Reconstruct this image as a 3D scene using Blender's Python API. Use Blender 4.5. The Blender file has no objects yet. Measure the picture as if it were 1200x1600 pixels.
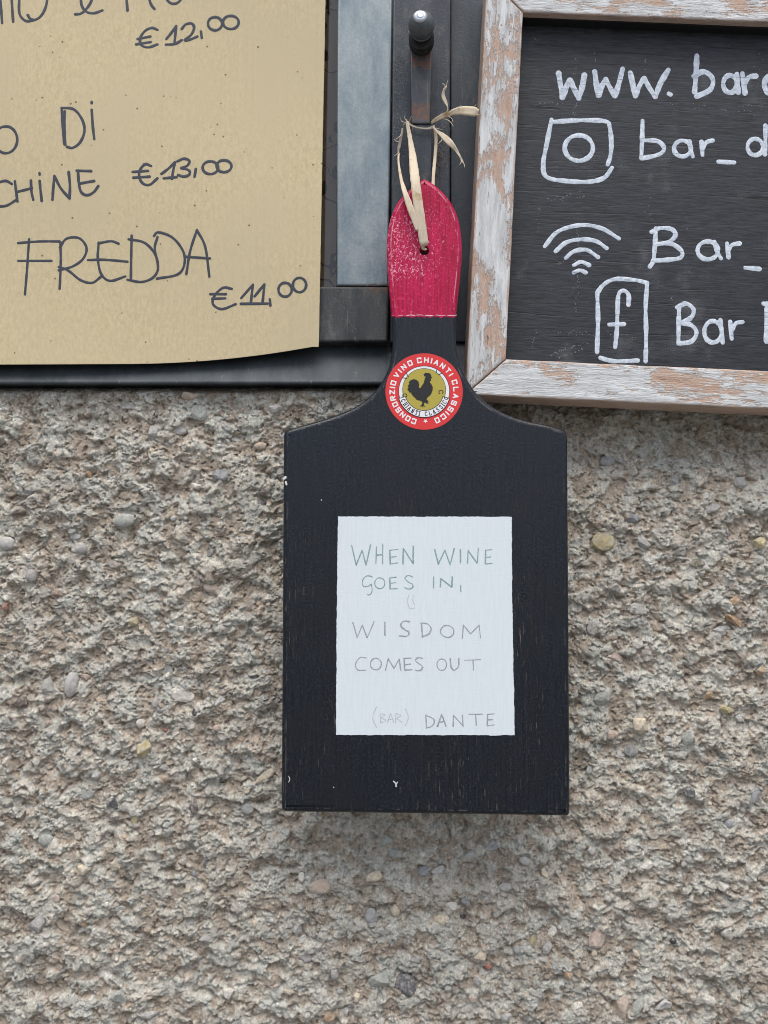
import bpy, math, random
import numpy as np
from mathutils import Vector, Matrix
from mathutils.geometry import tessellate_polygon
from bpy_extras.node_shader_utils import PrincipledBSDFWrapper

# ---------------------------------------------------------------- camera, sky, sun, exposure
S = bpy.context.scene
F_PX = 1375.0                      # focal length in photo pixels (photo 1200 x 1600)
PITCH = math.radians(2.7)
CAM = Vector((0.0, -0.55, 0.0))
cd = bpy.data.cameras.new('camera')
cam = bpy.data.objects.new('camera', cd)
S.collection.objects.link(cam)
cam.location = CAM
cam.rotation_euler = (math.pi / 2 + PITCH, 0, 0)
cd.sensor_fit = 'VERTICAL'
cd.sensor_height = 24.0
cd.lens = 24.0 * F_PX / 1600.0
cd.clip_start = 0.01
cd.clip_end = 100
S.camera = cam

SUN_EL, SUN_AZ = math.radians(66), math.radians(-22)   # azimuth left of the viewer's back
w = bpy.data.worlds.new('World')
S.world = w
w.use_nodes = True
wn = w.node_tree
for n in list(wn.nodes):
    wn.nodes.remove(n)
wo = wn.nodes.new('ShaderNodeOutputWorld')
wb = wn.nodes.new('ShaderNodeBackground')
sk = wn.nodes.new('ShaderNodeTexSky')
sk.sky_type = 'NISHITA'
sk.sun_disc = False
sk.sun_elevation = SUN_EL
# the sun stands behind the viewer, i.e. towards -Y
sk.sun_rotation = math.pi + SUN_AZ
sk.air_density = 1.0
sk.dust_density = 4.0
sk.ozone_density = 1.0
hs = wn.nodes.new('ShaderNodeHueSaturation')
hs.inputs['Saturation'].default_value = 0.80
wn.links.new(sk.outputs[0], hs.inputs['Color'])
wn.links.new(hs.outputs[0], wb.inputs['Color'])
wb.inputs['Strength'].default_value = 0.12
wn.links.new(wb.outputs[0], wo.inputs['Surface'])
sl = bpy.data.lights.new('sun', 'SUN')
sl.energy = 1.2
sl.angle = math.radians(38)
sl.color = (1.0, 0.975, 0.94)
so = bpy.data.objects.new('sun', sl)
S.collection.objects.link(so)
sd = Vector((math.sin(SUN_AZ) * math.cos(SUN_EL), -math.cos(SUN_AZ) * math.cos(SUN_EL), math.sin(SUN_EL)))
so.rotation_euler = sd.to_track_quat('Z', 'Y').to_euler()
S.view_settings.view_transform = 'Standard'
S.view_settings.look = 'None'
S.view_settings.exposure = 0.70
S.view_settings.gamma = 1.0
S.render.filter_size = 1.0
S.cycles.filter_width = 1.0

rnd = random.Random(7)

# ---------------------------------------------------------------- geometry of the photograph: rays to planes
FW = Vector((0, math.cos(PITCH), math.sin(PITCH)))
UP = Vector((0, -math.sin(PITCH), math.cos(PITCH)))
RT = Vector((1, 0, 0))

def ray(px, py):
    return RT * ((px - 600) / F_PX) + UP * ((800 - py) / F_PX) + FW

def W(px, py, y=0.0):
    d = ray(px, py)
    return CAM + d * ((y - CAM.y) / d.y)

class Frame:
    """local frame of a thing: x right, z up, -y towards the viewer"""
    def __init__(s, origin, tilt=0.0, roll=0.0):
        s.M = Matrix.Translation(origin) @ Matrix.Rotation(tilt, 4, 'X') @ Matrix.Rotation(roll, 4, 'Y')
        s.I = s.M.inverted()
    def at(s, px, py, y=0.0):
        o = s.I @ CAM
        d = s.I.to_3x3() @ ray(px, py)
        return o + d * ((y - o.y) / d.y)

# ---------------------------------------------------------------- linking
COL = S.collection
def link(name, me, mat=None, parent=None, label=None, category=None, kind=None, group=None):
    o = bpy.data.objects.new(name, me)
    COL.objects.link(o)
    if mat is not None:
        me.materials.append(mat)
    if parent is not None:
        o.parent = parent
    tag(o, label, category, kind, group)
    return o

def tag(o, label=None, category=None, kind=None, group=None):
    if label: o['label'] = label
    if category: o['category'] = category
    if kind: o['kind'] = kind
    if group: o['group'] = group

def empty(name, M, label, category):
    o = bpy.data.objects.new(name, None)
    COL.objects.link(o)
    o.matrix_world = M
    o.empty_display_size = 0.02
    tag(o, label, category)
    return o

class MB:
    def __init__(s):
        s.v, s.f, s.sm, s.e = [], [], [], []
    def vert(s, p, e=0.0):
        s.v.append(tuple(p)); s.e.append(e)
        return len(s.v) - 1
    def face(s, idx, smooth=True):
        s.f.append(tuple(idx)); s.sm.append(smooth)
    def build(s, name, mat, parent=None, edge=False, **k):
        me = bpy.data.meshes.new(name)
        me.from_pydata(s.v, [], s.f)
        me.polygons.foreach_set('use_smooth', s.sm)
        if edge:
            a = me.attributes.new('edge', 'FLOAT', 'POINT')
            a.data.foreach_set('value', s.e)
        me.update()
        return link(name, me, mat, parent, **k)

def catmull(pts, n=6, closed=False):
    P = [Vector(p) for p in pts]
    if len(P) < 3:
        return P
    out = []
    m = len(P)
    rng = range(m if closed else m - 1)
    for i in rng:
        if closed:
            a, b, c, d = P[i - 1], P[i], P[(i + 1) % m], P[(i + 2) % m]
        else:
            a = P[i - 1] if i > 0 else P[i] * 2 - P[i + 1]
            b, c = P[i], P[i + 1]
            d = P[i + 2] if i + 2 < m else P[i + 1] * 2 - P[i]
        for k in range(n):
            t = k / n
            out.append(0.5 * ((2 * b) + (c - a) * t + (2 * a - 5 * b + 4 * c - d) * t * t + (3 * b - a - 3 * c + d) * t ** 3))
    if not closed:
        out.append(P[-1])
    return out

def area2(p):
    return sum(p[i - 1][0] * p[i][1] - p[i][0] * p[i - 1][1] for i in range(len(p)))

def inward(poly):
    """inward mitred offsets for a closed (x, z) outline"""
    n = len(poly)
    s = 1 if area2(poly) > 0 else -1
    res = []
    for i in range(n):
        a, b, c = Vector(poly[i - 1]), Vector(poly[i]), Vector(poly[(i + 1) % n])
        d1, d2 = (b - a).normalized(), (c - b).normalized()
        n1, n2 = Vector((-d1.y, d1.x)) * s, Vector((-d2.y, d2.x)) * s
        m = n1 + n2
        if m.length < 1e-6:
            m = n1
        m.normalize()
        res.append(m / max(0.5, m.dot(n1)))
    return res

def slab(mb, poly, yf, yb, bev=0.001, seg=3, holes=(), inner=0.0, back=True, side=0.0, rim=1.0):
    """a prism with its outline poly (x, z) between y = yf (front) and y = yb, rounded front edge"""
    poly = [Vector((p[0], p[-1])) for p in poly]
    if area2(poly) < 0:
        poly = poly[::-1]
    nn = inward(poly)
    n = len(poly)
    rings = [(0, yb, side), (0, yf + bev, max(side, 0.4))]
    for k in range(1, seg + 1):
        a = math.pi / 2 * k / seg
        rings.append((bev * (1 - math.cos(a)), yf + bev * (1 - math.sin(a)), rim if k == seg else max(0.5, side * (1 - k / seg))))
    if inner:
        rings.append((bev + inner, yf, 0.0))
    idx = []
    for off, y, e in rings:
        idx.append([mb.vert((poly[i].x + nn[i].x * off, y, poly[i].y + nn[i].y * off), e) for i in range(n)])
    for r in range(len(rings) - 1):
        for i in range(n):
            j = (i + 1) % n
            mb.face((idx[r][i], idx[r][j], idx[r + 1][j], idx[r + 1][i]), r > 0)
    off = rings[-1][0]
    cap = [Vector((poly[i].x + nn[i].x * off, poly[i].y + nn[i].y * off, 0)) for i in range(n)]
    loops = [cap]
    flat = list(idx[-1])
    bflat = list(idx[0])
    bcap = [Vector((p.x, p.y, 0)) for p in poly]
    bl = [bcap]
    for h in holes:
        loops.append([Vector((p[0], p[1], 0)) for p in h])
        bl.append(loops[-1])
        hi = [mb.vert((p[0], yf, p[1]), 0) for p in h]
        hb = [mb.vert((p[0], yb, p[1]), 0) for p in h]
        flat += hi
        bflat += hb
        for i in range(len(h)):
            j = (i + 1) % len(h)
            mb.face((hi[i], hi[j], hb[j], hb[i]), True)
    for t in tessellate_polygon(loops):
        mb.face([flat[i] for i in t], False)
    if back:
        for t in tessellate_polygon(bl):
            mb.face([bflat[i] for i in t], False)
    return mb

def rough_poly(pts, step, amp, seed=1):
    r = random.Random(seed)
    out = []
    n = len(pts)
    for i in range(n):
        a, b = Vector((pts[i][0], pts[i][-1])), Vector((pts[(i + 1) % n][0], pts[(i + 1) % n][-1]))
        d = b - a
        k = max(1, int(d.length / step))
        nr = Vector((-d.y, d.x)).normalized()
        out.append(a)
        prev = 0
        for q in range(1, k):
            prev = prev * 0.6 + r.uniform(-amp, amp)
            out.append(a + d * (q / k) + nr * prev)
    return out

def circle(cx, cz, r, n=40):
    return [(cx + r * math.cos(2 * math.pi * i / n), cz + r * math.sin(2 * math.pi * i / n)) for i in range(n)]

# ---- strokes: raised ribbons of paint, ink or graphite
def stroke(mb, pts, width, height, y0, cap=True, wvar=0.0, r=rnd, smooth=6, surf=None):
    """pts: local (x, z) points. y0: surface y. surf(x, z) overrides y0"""
    P = catmull([(p[0], p[1]) for p in pts], smooth) if len(pts) > 2 else [Vector(pts[0]), (Vector(pts[0]) + Vector(pts[1])) / 2, Vector(pts[1])]
    Q = [P[0]]
    for p in P[1:]:
        if (p - Q[-1]).length > width * 0.12:
            Q.append(p)
    if len(Q) < 2:
        Q = [P[0], P[-1] + Vector((width * .2, 0))]
    P = Q
    n = len(P)
    T = []
    for i in range(n):
        d = P[min(i + 1, n - 1)] - P[max(i - 1, 0)]
        T.append(d.normalized() if d.length > 1e-9 else Vector((1, 0)))
    ph = [r.uniform(0, 6.28) for _ in range(3)]
    L = 0
    rows = []
    hw = width / 2
    if cap:
        sections = [(P[0] - T[0] * hw * 0.95, T[0], 0.28), (P[0] - T[0] * hw * 0.6, T[0], 0.8)]
    else:
        sections = []
    for i in range(n):
        if i:
            L += (P[i] - P[i - 1]).length
        q = 1 + wvar * (math.sin(L / width * 0.9 + ph[0]) * .5 + math.sin(L / width * 2.3 + ph[1]) * .3 + math.sin(L / width * 5.1 + ph[2]) * .2)
        sections.append((P[i], T[i], q))
    if cap:
        sections += [(P[-1] + T[-1] * hw * 0.6, T[-1], 0.8), (P[-1] + T[-1] * hw * 0.95, T[-1], 0.28)]
    prof = [(-1, -0.02), (-0.72, 0.8), (0, 1.0), (0.72, 0.8), (1, -0.02)]
    for c, t, q in sections:
        nr = Vector((-t.y, t.x))
        row = []
        for a, h in prof:
            p = c + nr * (a * hw * q)
            ys = surf(p.x, p.y) if surf else y0
            row.append(mb.vert((p.x, ys - h * height, p.y)))
        rows.append(row)
    for i in range(len(rows) - 1):
        for k in range(4):
            mb.face((rows[i][k], rows[i + 1][k], rows[i + 1][k + 1], rows[i][k + 1]), True)

def ell(cx, cy, rx, ry, a0=-100, turn=375, n=14):
    return [(cx + rx * math.cos(math.radians(a0 + turn * i / n)), cy + ry * math.sin(math.radians(a0 + turn * i / n))) for i in range(n + 1)]

# ---------------------------------------------------------------- materials
class NT:
    def __init__(s, name):
        s.m = bpy.data.materials.new(name)
        s.m.use_nodes = True
        s.t = s.m.node_tree
        s.b = s.t.nodes['Principled BSDF']
        s.tc = s.t.nodes.new('ShaderNodeTexCoord')
    def put(s, sock, v):
        if isinstance(v, bpy.types.NodeSocket):
            s.t.links.new(v, sock)
        elif isinstance(v, tuple) and len(v) == 3 and sock.type == 'RGBA':
            sock.default_value = (*v, 1)
        else:
            sock.default_value = v
    def node(s, kind, **inp):
        n = s.t.nodes.new(kind)
        for k, v in inp.items():
            s.put(n.inputs[k], v)
        return n
    def vec(s, sc=(1, 1, 1), rot=(0, 0, 0), loc=(0, 0, 0), src=None):
        n = s.t.nodes.new('ShaderNodeMapping')
        s.t.links.new(src or s.tc.outputs['Object'], n.inputs['Vector'])
        n.inputs['Scale'].default_value = sc
        n.inputs['Rotation'].default_value = rot
        n.inputs['Location'].default_value = loc
        return n.outputs[0]
    def noise(s, scale, vec=None, detail=4, rough=0.55, dist=0.0, out=0):
        n = s.t.nodes.new('ShaderNodeTexNoise')
        s.t.links.new(vec or s.tc.outputs['Object'], n.inputs['Vector'])
        n.inputs['Scale'].default_value = scale
        n.inputs['Detail'].default_value = detail
        n.inputs['Roughness'].default_value = rough
        n.inputs['Distortion'].default_value = dist
        return n.outputs[out]
    def voro(s, scale, vec=None, feature='F1', out=0, rand=1.0):
        n = s.t.nodes.new('ShaderNodeTexVoronoi')
        n.feature = feature
        s.t.links.new(vec or s.tc.outputs['Object'], n.inputs['Vector'])
        n.inputs['Scale'].default_value = scale
        n.inputs['Randomness'].default_value = rand
        return n.outputs[out]
    def step(s, v, a, b):
        n = s.t.nodes.new('ShaderNodeMapRange')
        n.interpolation_type = 'SMOOTHSTEP'
        s.put(n.inputs['Value'], v)
        n.inputs['From Min'].default_value = a
        n.inputs['From Max'].default_value = b
        return n.outputs[0]
    def math(s, op, a, b=0.0):
        n = s.t.nodes.new('ShaderNodeMath')
        n.operation = op
        s.put(n.inputs[0], a)
        s.put(n.inputs[1], b)
        return n.outputs[0]
    def mix(s, f, a, b, mode='MIX'):
        n = s.t.nodes.new('ShaderNodeMix')
        n.data_type = 'RGBA'
        n.blend_type = mode
        s.put(n.inputs[0], f)
        s.put(n.inputs[6], a)
        s.put(n.inputs[7], b)
        return n.outputs[2]
    def attr(s, name, out='Color'):
        n = s.t.nodes.new('ShaderNodeAttribute')
        n.attribute_name = name
        return n.outputs[out]
    def xyz(s, k, src=None):
        n = s.t.nodes.new('ShaderNodeSeparateXYZ')
        s.t.links.new(src or s.tc.outputs['Object'], n.inputs[0])
        return n.outputs[k]
    def bump(s, h, strength=0.5, dist=0.0005, prev=None):
        n = s.t.nodes.new('ShaderNodeBump')
        s.put(n.inputs['Height'], h)
        n.inputs['Strength'].default_value = strength
        n.inputs['Distance'].default_value = dist
        if prev:
            s.t.links.new(prev, n.inputs['Normal'])
        return n.outputs[0]
    def out(s, color, rough=0.6, normal=None, metal=0.0, spec=0.5, **k):
        s.put(s.b.inputs['Base Color'], color)
        s.put(s.b.inputs['Roughness'], rough)
        s.put(s.b.inputs['Metallic'], metal)
        s.put(s.b.inputs['Specular IOR Level'], spec)
        if normal:
            s.t.links.new(normal, s.b.inputs['Normal'])
        for a, v in k.items():
            s.put(s.b.inputs[a.replace('_', ' ')], v)
        return s.m

def m_board_black():
    n = NT('black_stained_wood')
    g = n.vec((1, 1, 0.045))
    grain = n.noise(2600, g, 3, 0.6)
    grain2 = n.noise(700, g, 4, 0.6)
    low = n.noise(28, None, 3, 0.6)
    spk = n.noise(820, None, 2, 0.6)
    base = n.mix(n.step(grain2, 0.25, 0.75), (0.0020, 0.0034, 0.0064), (0.0062, 0.0100, 0.0165))
    base = n.mix(n.step(spk, 0.46, 0.74), base, (0.020, 0.028, 0.039))
    base = n.mix(n.math('MULTIPLY', n.step(low, 0.4, 0.75), 0.6), base, (0.008, 0.009, 0.012))
    # scratches through the stain where hands and weather rub it
    z = n.xyz(2)
    lowmask = n.step(z, -0.02, -0.15)
    sc = n.step(n.noise(1100, n.vec((1, 1, 0.075)), 3, 0.65), 0.58, 0.68)
    patch = n.step(n.noise(30, n.vec((1.0, 1, 0.5), loc=(3, 1, 2)), 3, 0.6), 0.42, 0.66)
    m = n.math('MULTIPLY', n.math('MULTIPLY', sc, patch), n.math('ADD', n.math('MULTIPLY', lowmask, 0.62), 0.07))
    col = n.mix(m, base, (0.17, 0.14, 0.105))
    # worn arris
    e = n.math('MULTIPLY', n.step(n.attr('edge', 'Fac'), 0.80, 1.0), n.step(n.noise(160, n.vec((1, 1, 0.35)), 4, 0.7), 0.50, 0.66))
    col = n.mix(n.math('MULTIPLY', e, 0.55), col, (0.17, 0.16, 0.14))
    dust = n.step(n.noise(2200, None, 2, 0.5), 0.70, 0.78)
    col = n.mix(n.math('MULTIPLY', dust, 0.30), col, (0.20, 0.20, 0.20))
    nb = n.bump(grain2, 0.2, 0.0004)
    nb = n.bump(n.noise(800, None, 3, 0.6), 0.45, 0.0004, nb)
    return n.out(col, n.math('ADD', n.math('MULTIPLY', grain2, 0.22), 0.18), nb, spec=0.38)

def m_board_red():
    n = NT('crimson_gloss_paint')
    g = n.vec((1, 1, 0.05))
    grain = n.noise(2200, g, 3, 0.6)
    g2 = n.noise(800, g, 3, 0.6)
    spk = n.noise(620, n.vec((1, 1, 0.6)), 3, 0.6)
    base = n.mix(n.step(g2, 0.3, 0.7), (0.29, 0.001, 0.026), (0.55, 0.006, 0.080))
    base = n.mix(n.step(spk, 0.56, 0.72), base, (0.68, 0.05, 0.16))
    base = n.mix(n.step(n.noise(60, g, 3, 0.6), 0.45, 0.8), base, (0.30, 0.006, 0.035))
    z = n.xyz(2)
    band = n.math('MULTIPLY', n.step(z, 0.058, 0.072), n.step(z, 0.118, 0.098))
    left = n.step(n.xyz(0), 0.022, -0.004)
    amt = n.math('ADD', n.math('MULTIPLY', n.math('MULTIPLY', band, left), 0.105), 0.0)
    fl = n.math('ADD', n.noise(760, n.vec((1, 1, 0.75)), 4, 0.75, 0.8), amt)
    m = n.step(fl, 0.655, 0.70)
    col = n.mix(n.math('MULTIPLY', m, 0.85), base, (0.86, 0.42, 0.52))
    e = n.math('MULTIPLY', n.step(n.attr('edge', 'Fac'), 0.82, 1.0), n.step(n.noise(220, n.vec((1, 1, 0.4)), 4, 0.7), 0.40, 0.56))
    col = n.mix(n.math('MULTIPLY', e, 0.6), col, (0.75, 0.42, 0.5))
    nb = n.bump(grain, 0.35, 0.0003)
    nb = n.bump(n.noise(500, None, 3, 0.6), 0.45, 0.0006, nb)
    return n.out(col, n.math('ADD', n.math('MULTIPLY', g2, 0.25), 0.2), nb, spec=0.28)

def m_label():
    n = NT('brushed_white_paint')
    a = n.noise(650, n.vec((1, 1, 0.10)), 3, 0.6)
    b = n.noise(1100, n.vec((0.10, 1, 1)), 3, 0.6)
    col = n.mix(n.step(a, 0.3, 0.75), (0.655, 0.72, 0.75), (0.69, 0.755, 0.78))
    thin = n.step(n.math('ADD', n.noise(40, None, 4, 0.7), n.math('MULTIPLY', n.noise(700, n.vec((1, 1, 0.10)), 2), 0.35)), 0.86, 0.98)
    col = n.mix(n.math('MULTIPLY', thin, 0.55), col, (0.42, 0.50, 0.54))
    spot = n.step(n.noise(900, None, 2, 0.5), 0.76, 0.82)
    col = n.mix(n.math('MULTIPLY', spot, 0.25), col, (0.45, 0.44, 0.42))
    nb = n.bump(a, 0.4, 0.0003)
    nb = n.bump(b, 0.3, 0.0002, nb)
    return n.out(col, 0.55, nb, spec=0.35)

def m_pencil(name, c1, c2):
    n = NT(name)
    g = n.step(n.noise(3200, None, 2, 0.6), 0.42, 0.62)
    col = n.mix(g, c1, c2)
    return n.out(col, 0.6, None, spec=0.3)

def m_plain(name, col, rough=0.6, var=0.12, scale=600, spec=0.4, metal=0.0, bs=0.2, bd=0.0002):
    n = NT(name)
    f = n.noise(scale, None, 4, 0.6)
    dark = tuple(c * (1 - var) for c in col)
    light = tuple(min(1, c * (1 + var)) for c in col)
    return n.out(n.mix(f, dark, light), rough, n.bump(f, bs, bd), spec=spec, metal=metal)

def m_frame(horizontal, seed):
    n = NT('whitewashed_raw_wood')
    along = (0.12, 1, 1) if horizontal else (1, 1, 0.12)
    loc = (seed * 1.7, seed, seed * 2.3)
    v = n.vec(along, loc=loc)
    grain = n.noise(1500, v, 4, 0.65)
    med = n.noise(260, v, 4, 0.6, 0.6)
    fg = n.noise(720, v, 3, 0.7)
    wood = n.mix(n.step(med, 0.32, 0.7), (0.40, 0.23, 0.145), (0.55, 0.37, 0.265))
    wood = n.mix(n.math('MULTIPLY', n.step(fg, 0.52, 0.72), 0.6), wood, (0.26, 0.15, 0.10))
    mid = n.noise(85, n.vec((0.40, 1, 1) if horizontal else (1, 1, 0.40), loc=loc), 6, 0.72, 0.3)
    cov = n.math('ADD', n.math('ADD', n.math('MULTIPLY', mid, 0.95), n.math('MULTIPLY', fg, 0.42)), n.math('MULTIPLY', n.noise(24, n.vec((1, 1, 1), loc=loc), 2, 0.5), 0.34))
    paint = n.step(cov, 0.775, 0.86)
    wash = n.step(cov, 0.60, 0.80)
    # paint only on the front faces; the arrises are rubbed back to the wood
    e = n.attr('edge', 'Fac')
    rub = n.step(n.math('ADD', n.math('MULTIPLY', e, 0.7), mid), 1.18, 0.92)
    white = n.mix(n.step(n.noise(300, v, 3), 0.35, 0.7), (0.54, 0.555, 0.555), (0.76, 0.785, 0.785))
    col = n.mix(n.math('MULTIPLY', wash, 0.45), wood, (0.66, 0.56, 0.49))
    col = n.mix(n.math('MULTIPLY', paint, rub), col, white)
    sc2 = n.step(n.noise(560, n.vec((0.05, 1, 1) if horizontal else (1, 1, 0.05), loc=(seed, 2, seed)), 3, 0.7), 0.54, 0.68)
    col = n.mix(n.math('MULTIPLY', sc2, 0.26), col, (0.36, 0.31, 0.28))
    cr = n.step(n.noise(620, v, 3, 0.7), 0.37, 0.30)
    col = n.mix(n.math('MULTIPLY', cr, 0.7), col, (0.16, 0.10, 0.065))
    knot = n.step(n.noise(38, n.vec((1, 1, 1), loc=(seed * 3.1, 5, seed)), 1), 0.76, 0.80)
    col = n.mix(n.math('MULTIPLY', knot, 0.7), col, (0.40, 0.16, 0.07))
    h = n.math('ADD', n.math('MULTIPLY', paint, 0.5), n.math('MULTIPLY', grain, 0.7))
    hb = n.math('ADD', h, n.math('MULTIPLY', n.noise(420, v, 4, 0.7), 0.6))
    grime = n.step(n.noise(60, None, 5, 0.75), 0.50, 0.72)
    col = n.mix(n.math('MULTIPLY', grime, 0.16), col, (0.30, 0.27, 0.24))
    return n.out(col, 0.72, n.bump(hb, 0.9, 0.0011), spec=0.25)

def m_chalkboard():
    n = NT('black_painted_plywood')
    v = n.vec((0.035, 1, 1))
    g = n.noise(850, n.vec((0.12, 1, 1)), 4, 0.7)
    g2 = n.noise(420, v, 3, 0.6, 0.8)
    base = n.mix(n.step(g, 0.25, 0.75), (0.006, 0.008, 0.011), (0.034, 0.040, 0.050))
    cracks = n.step(g2, 0.36, 0.30)
    base = n.mix(n.math('MULTIPLY', cracks, 0.8), base, (0.003, 0.003, 0.003))
    dust = n.step(n.math('ADD', n.noise(35, None, 3, 0.6), n.math('MULTIPLY', n.noise(1600, None, 2), 0.5)), 0.84, 0.98)
    base = n.mix(n.math('MULTIPLY', dust, 0.35), base, (0.16, 0.16, 0.165))
    nb = n.bump(g, 0.5, 0.0004)
    nb = n.bump(n.step(g2, 0.28, 0.42), 0.5, 0.0003, nb)
    return n.out(base, 0.55, nb, spec=0.45)

def m_chalk():
    n = NT('white_paint_marker')
    f = n.noise(330, None, 5, 0.75)
    l = n.noise(640, n.vec((0.10, 1, 1)), 3, 0.7)
    col = n.mix(n.step(f, 0.3, 0.7), (0.42, 0.49, 0.58), (0.76, 0.82, 0.88))
    col = n.mix(n.math('MULTIPLY', n.step(l, 0.56, 0.68), 0.75), col, (0.20, 0.23, 0.28))
    return n.out(col, 0.6, n.bump(l, 0.4, 0.0002), spec=0.3)

def m_kraft():
    n = NT('brown_kraft_paper')
    f1 = n.noise(520, n.vec((1, 1, 0.5)), 5, 0.8)
    f2 = n.noise(14, None, 3, 0.5)
    ribs = n.noise(520, n.vec((1, 1, 0.01)), 1, 0.4)
    col = n.mix(n.step(f1, 0.3, 0.7), (0.515, 0.43, 0.265), (0.645, 0.55, 0.345))
    col = n.mix(n.step(f2, 0.35, 0.7), col, (0.57, 0.48, 0.31))
    col = n.mix(n.math('MULTIPLY', n.step(ribs, 0.55, 0.7), 0.10), col, (0.46, 0.37, 0.22))
    fib = n.step(n.noise(800, n.vec((0.6, 1, 1.0)), 2, 0.5, 1.5), 0.69, 0.75)
    col = n.mix(n.math('MULTIPLY', fib, 0.4), col, (0.30, 0.21, 0.11))
    fl = n.step(n.noise(800, n.vec((1, 1, 1), loc=(4, 4, 4)), 2, 0.5, 1.0), 0.69, 0.75)
    col = n.mix(n.math('MULTIPLY', fl, 0.5), col, (0.74, 0.66, 0.48))
    sp = n.step(n.voro(150, None), 0.115, 0.07)
    sp = n.math('MULTIPLY', sp, n.step(n.noise(90, None, 1), 0.52, 0.58))
    col = n.mix(n.math('MULTIPLY', sp, 0.85), col, (0.14, 0.08, 0.04))
    nb = n.bump(f1, 0.35, 0.0003)
    nb = n.bump(ribs, 0.15, 0.0003, nb)
    return n.out(col, 0.8, nb, spec=0.2)

def m_metal(name, c1, c2, rough=0.45, rust=0.0, metal=0.3, dirt=0.2, rustbands=()):
    n = NT(name)
    v = n.vec((1, 1, 0.25))
    f = n.noise(55, v, 6, 0.7, 0.3)
    col = n.mix(n.step(f, 0.3, 0.72), c1, c2)
    fine = n.noise(620, None, 5, 0.8)
    col = n.mix(n.math('MULTIPLY', n.step(n.math('ADD', n.math('MULTIPLY', fine, 0.6), n.math('MULTIPLY', f, 0.5)), 0.58, 0.78), dirt), col, (0.26, 0.25, 0.24))
    r = n.step(n.noise(120, n.vec((1, 1, 0.7), loc=(2, 2, 2)), 6, 0.75), 0.66, 0.74)
    rm = n.math('MULTIPLY', r, rust)
    for z0, z1, *xr in rustbands:
        z = n.math('ADD', n.xyz(2), n.math('MULTIPLY', n.math('SUBTRACT', n.noise(220, None, 5, 0.75), 0.5), 0.016))
        bnd = n.math('MULTIPLY', n.step(z, z0, z0 + 0.002), n.step(z, z1 + 0.0025, z1))
        bnd = n.math('MULTIPLY', bnd, n.step(n.noise(330, None, 5, 0.8), 0.38, 0.60))
        if xr:
            bnd = n.math('MULTIPLY', bnd, n.step(n.xyz(0), xr[0], xr[0] + 0.012))
        rm = n.math('MAXIMUM', rm, bnd)
    rc = n.mix(n.noise(700, None, 4, 0.7), (0.10, 0.04, 0.022), (0.24, 0.115, 0.07))
    col = n.mix(n.math('MULTIPLY', rm, 0.85), col, rc)
    scr = n.step(n.noise(420, n.vec((1, 1, 0.05), rot=(0, 0.15, 0)), 3, 0.65), 0.655, 0.70)
    col = n.mix(n.math('MULTIPLY', scr, 0.30), col, (0.24, 0.25, 0.26))
    blot = n.step(n.noise(95, n.vec((1, 1, 0.6), loc=(7, 1, 3)), 6, 0.75, 0.5), 0.50, 0.68)
    col = n.mix(n.math('MULTIPLY', blot, dirt), col, (0.20, 0.185, 0.165))
    spt = n.step(n.noise(680, n.vec((1, 1, 1), loc=(1, 5, 2)), 2), 0.72, 0.77)
    col = n.mix(n.math('MULTIPLY', spt, 0.5), col, (0.34, 0.34, 0.34))
    nb = n.bump(fine, 0.45, 0.0005)
    nb = n.bump(f, 0.35, 0.0009, nb)
    ro = n.math('ADD', n.math('MULTIPLY', fine, 0.2), rough)
    return n.out(col, ro, nb, metal=metal, spec=0.5)

def m_stile():
    n = NT('dusty_galvanised_steel')
    v = n.vec((1, 1, 0.10))
    f = n.noise(40, n.vec((1, 1, 0.5)), 5, 0.65, 0.5)
    st = n.noise(600, v, 4, 0.75)
    col = n.mix(n.step(f, 0.3, 0.7), (0.14, 0.185, 0.215), (0.27, 0.31, 0.315))
    col = n.mix(n.math('MULTIPLY', n.step(st, 0.5, 0.75), 0.35), col, (0.36, 0.38, 0.38))
    sc = n.step(n.noise(500, n.vec((1, 1, 0.06), rot=(0, 0.12, 0)), 3, 0.6), 0.36, 0.30)
    col = n.mix(n.math('MULTIPLY', sc, 0.30), col, (0.09, 0.10, 0.11))
    fr_ = n.noise(560, None, 4, 0.8)
    col = n.mix(1.0, col, n.mix(n.step(fr_, 0.3, 0.7), (0.88, 0.88, 0.88), (1.1, 1.1, 1.1)), 'MULTIPLY')
    hz = n.step(n.xyz(2), 0.155, 0.055)
    col = n.mix(n.math('MULTIPLY', n.math('MULTIPLY', hz, n.step(n.noise(70, None, 5, 0.7), 0.35, 0.75)), 0.45), col, (0.36, 0.37, 0.36))
    nb = n.bump(st, 0.4, 0.0003)
    return n.out(col, 0.42, nb, metal=0.45, spec=0.5)

def m_glass():
    n = NT('window_glass')
    n.t.nodes.remove(n.b)
    tr = n.t.nodes.new('ShaderNodeBsdfTransparent')
    tr.inputs[0].default_value = (0.92, 0.93, 0.92, 1)
    gl = n.t.nodes.new('ShaderNodeBsdfGlossy')
    gl.inputs['Roughness'].default_value = 0.03
    fr = n.t.nodes.new('ShaderNodeFresnel')
    fr.inputs[0].default_value = 1.5
    mx = n.t.nodes.new('ShaderNodeMixShader')
    n.t.links.new(fr.outputs[0], mx.inputs[0])
    n.t.links.new(tr.outputs[0], mx.inputs[1])
    n.t.links.new(gl.outputs[0], mx.inputs[2])
    n.t.links.new(mx.outputs[0], n.t.nodes['Material Output'].inputs[0])
    return n.m

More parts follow.
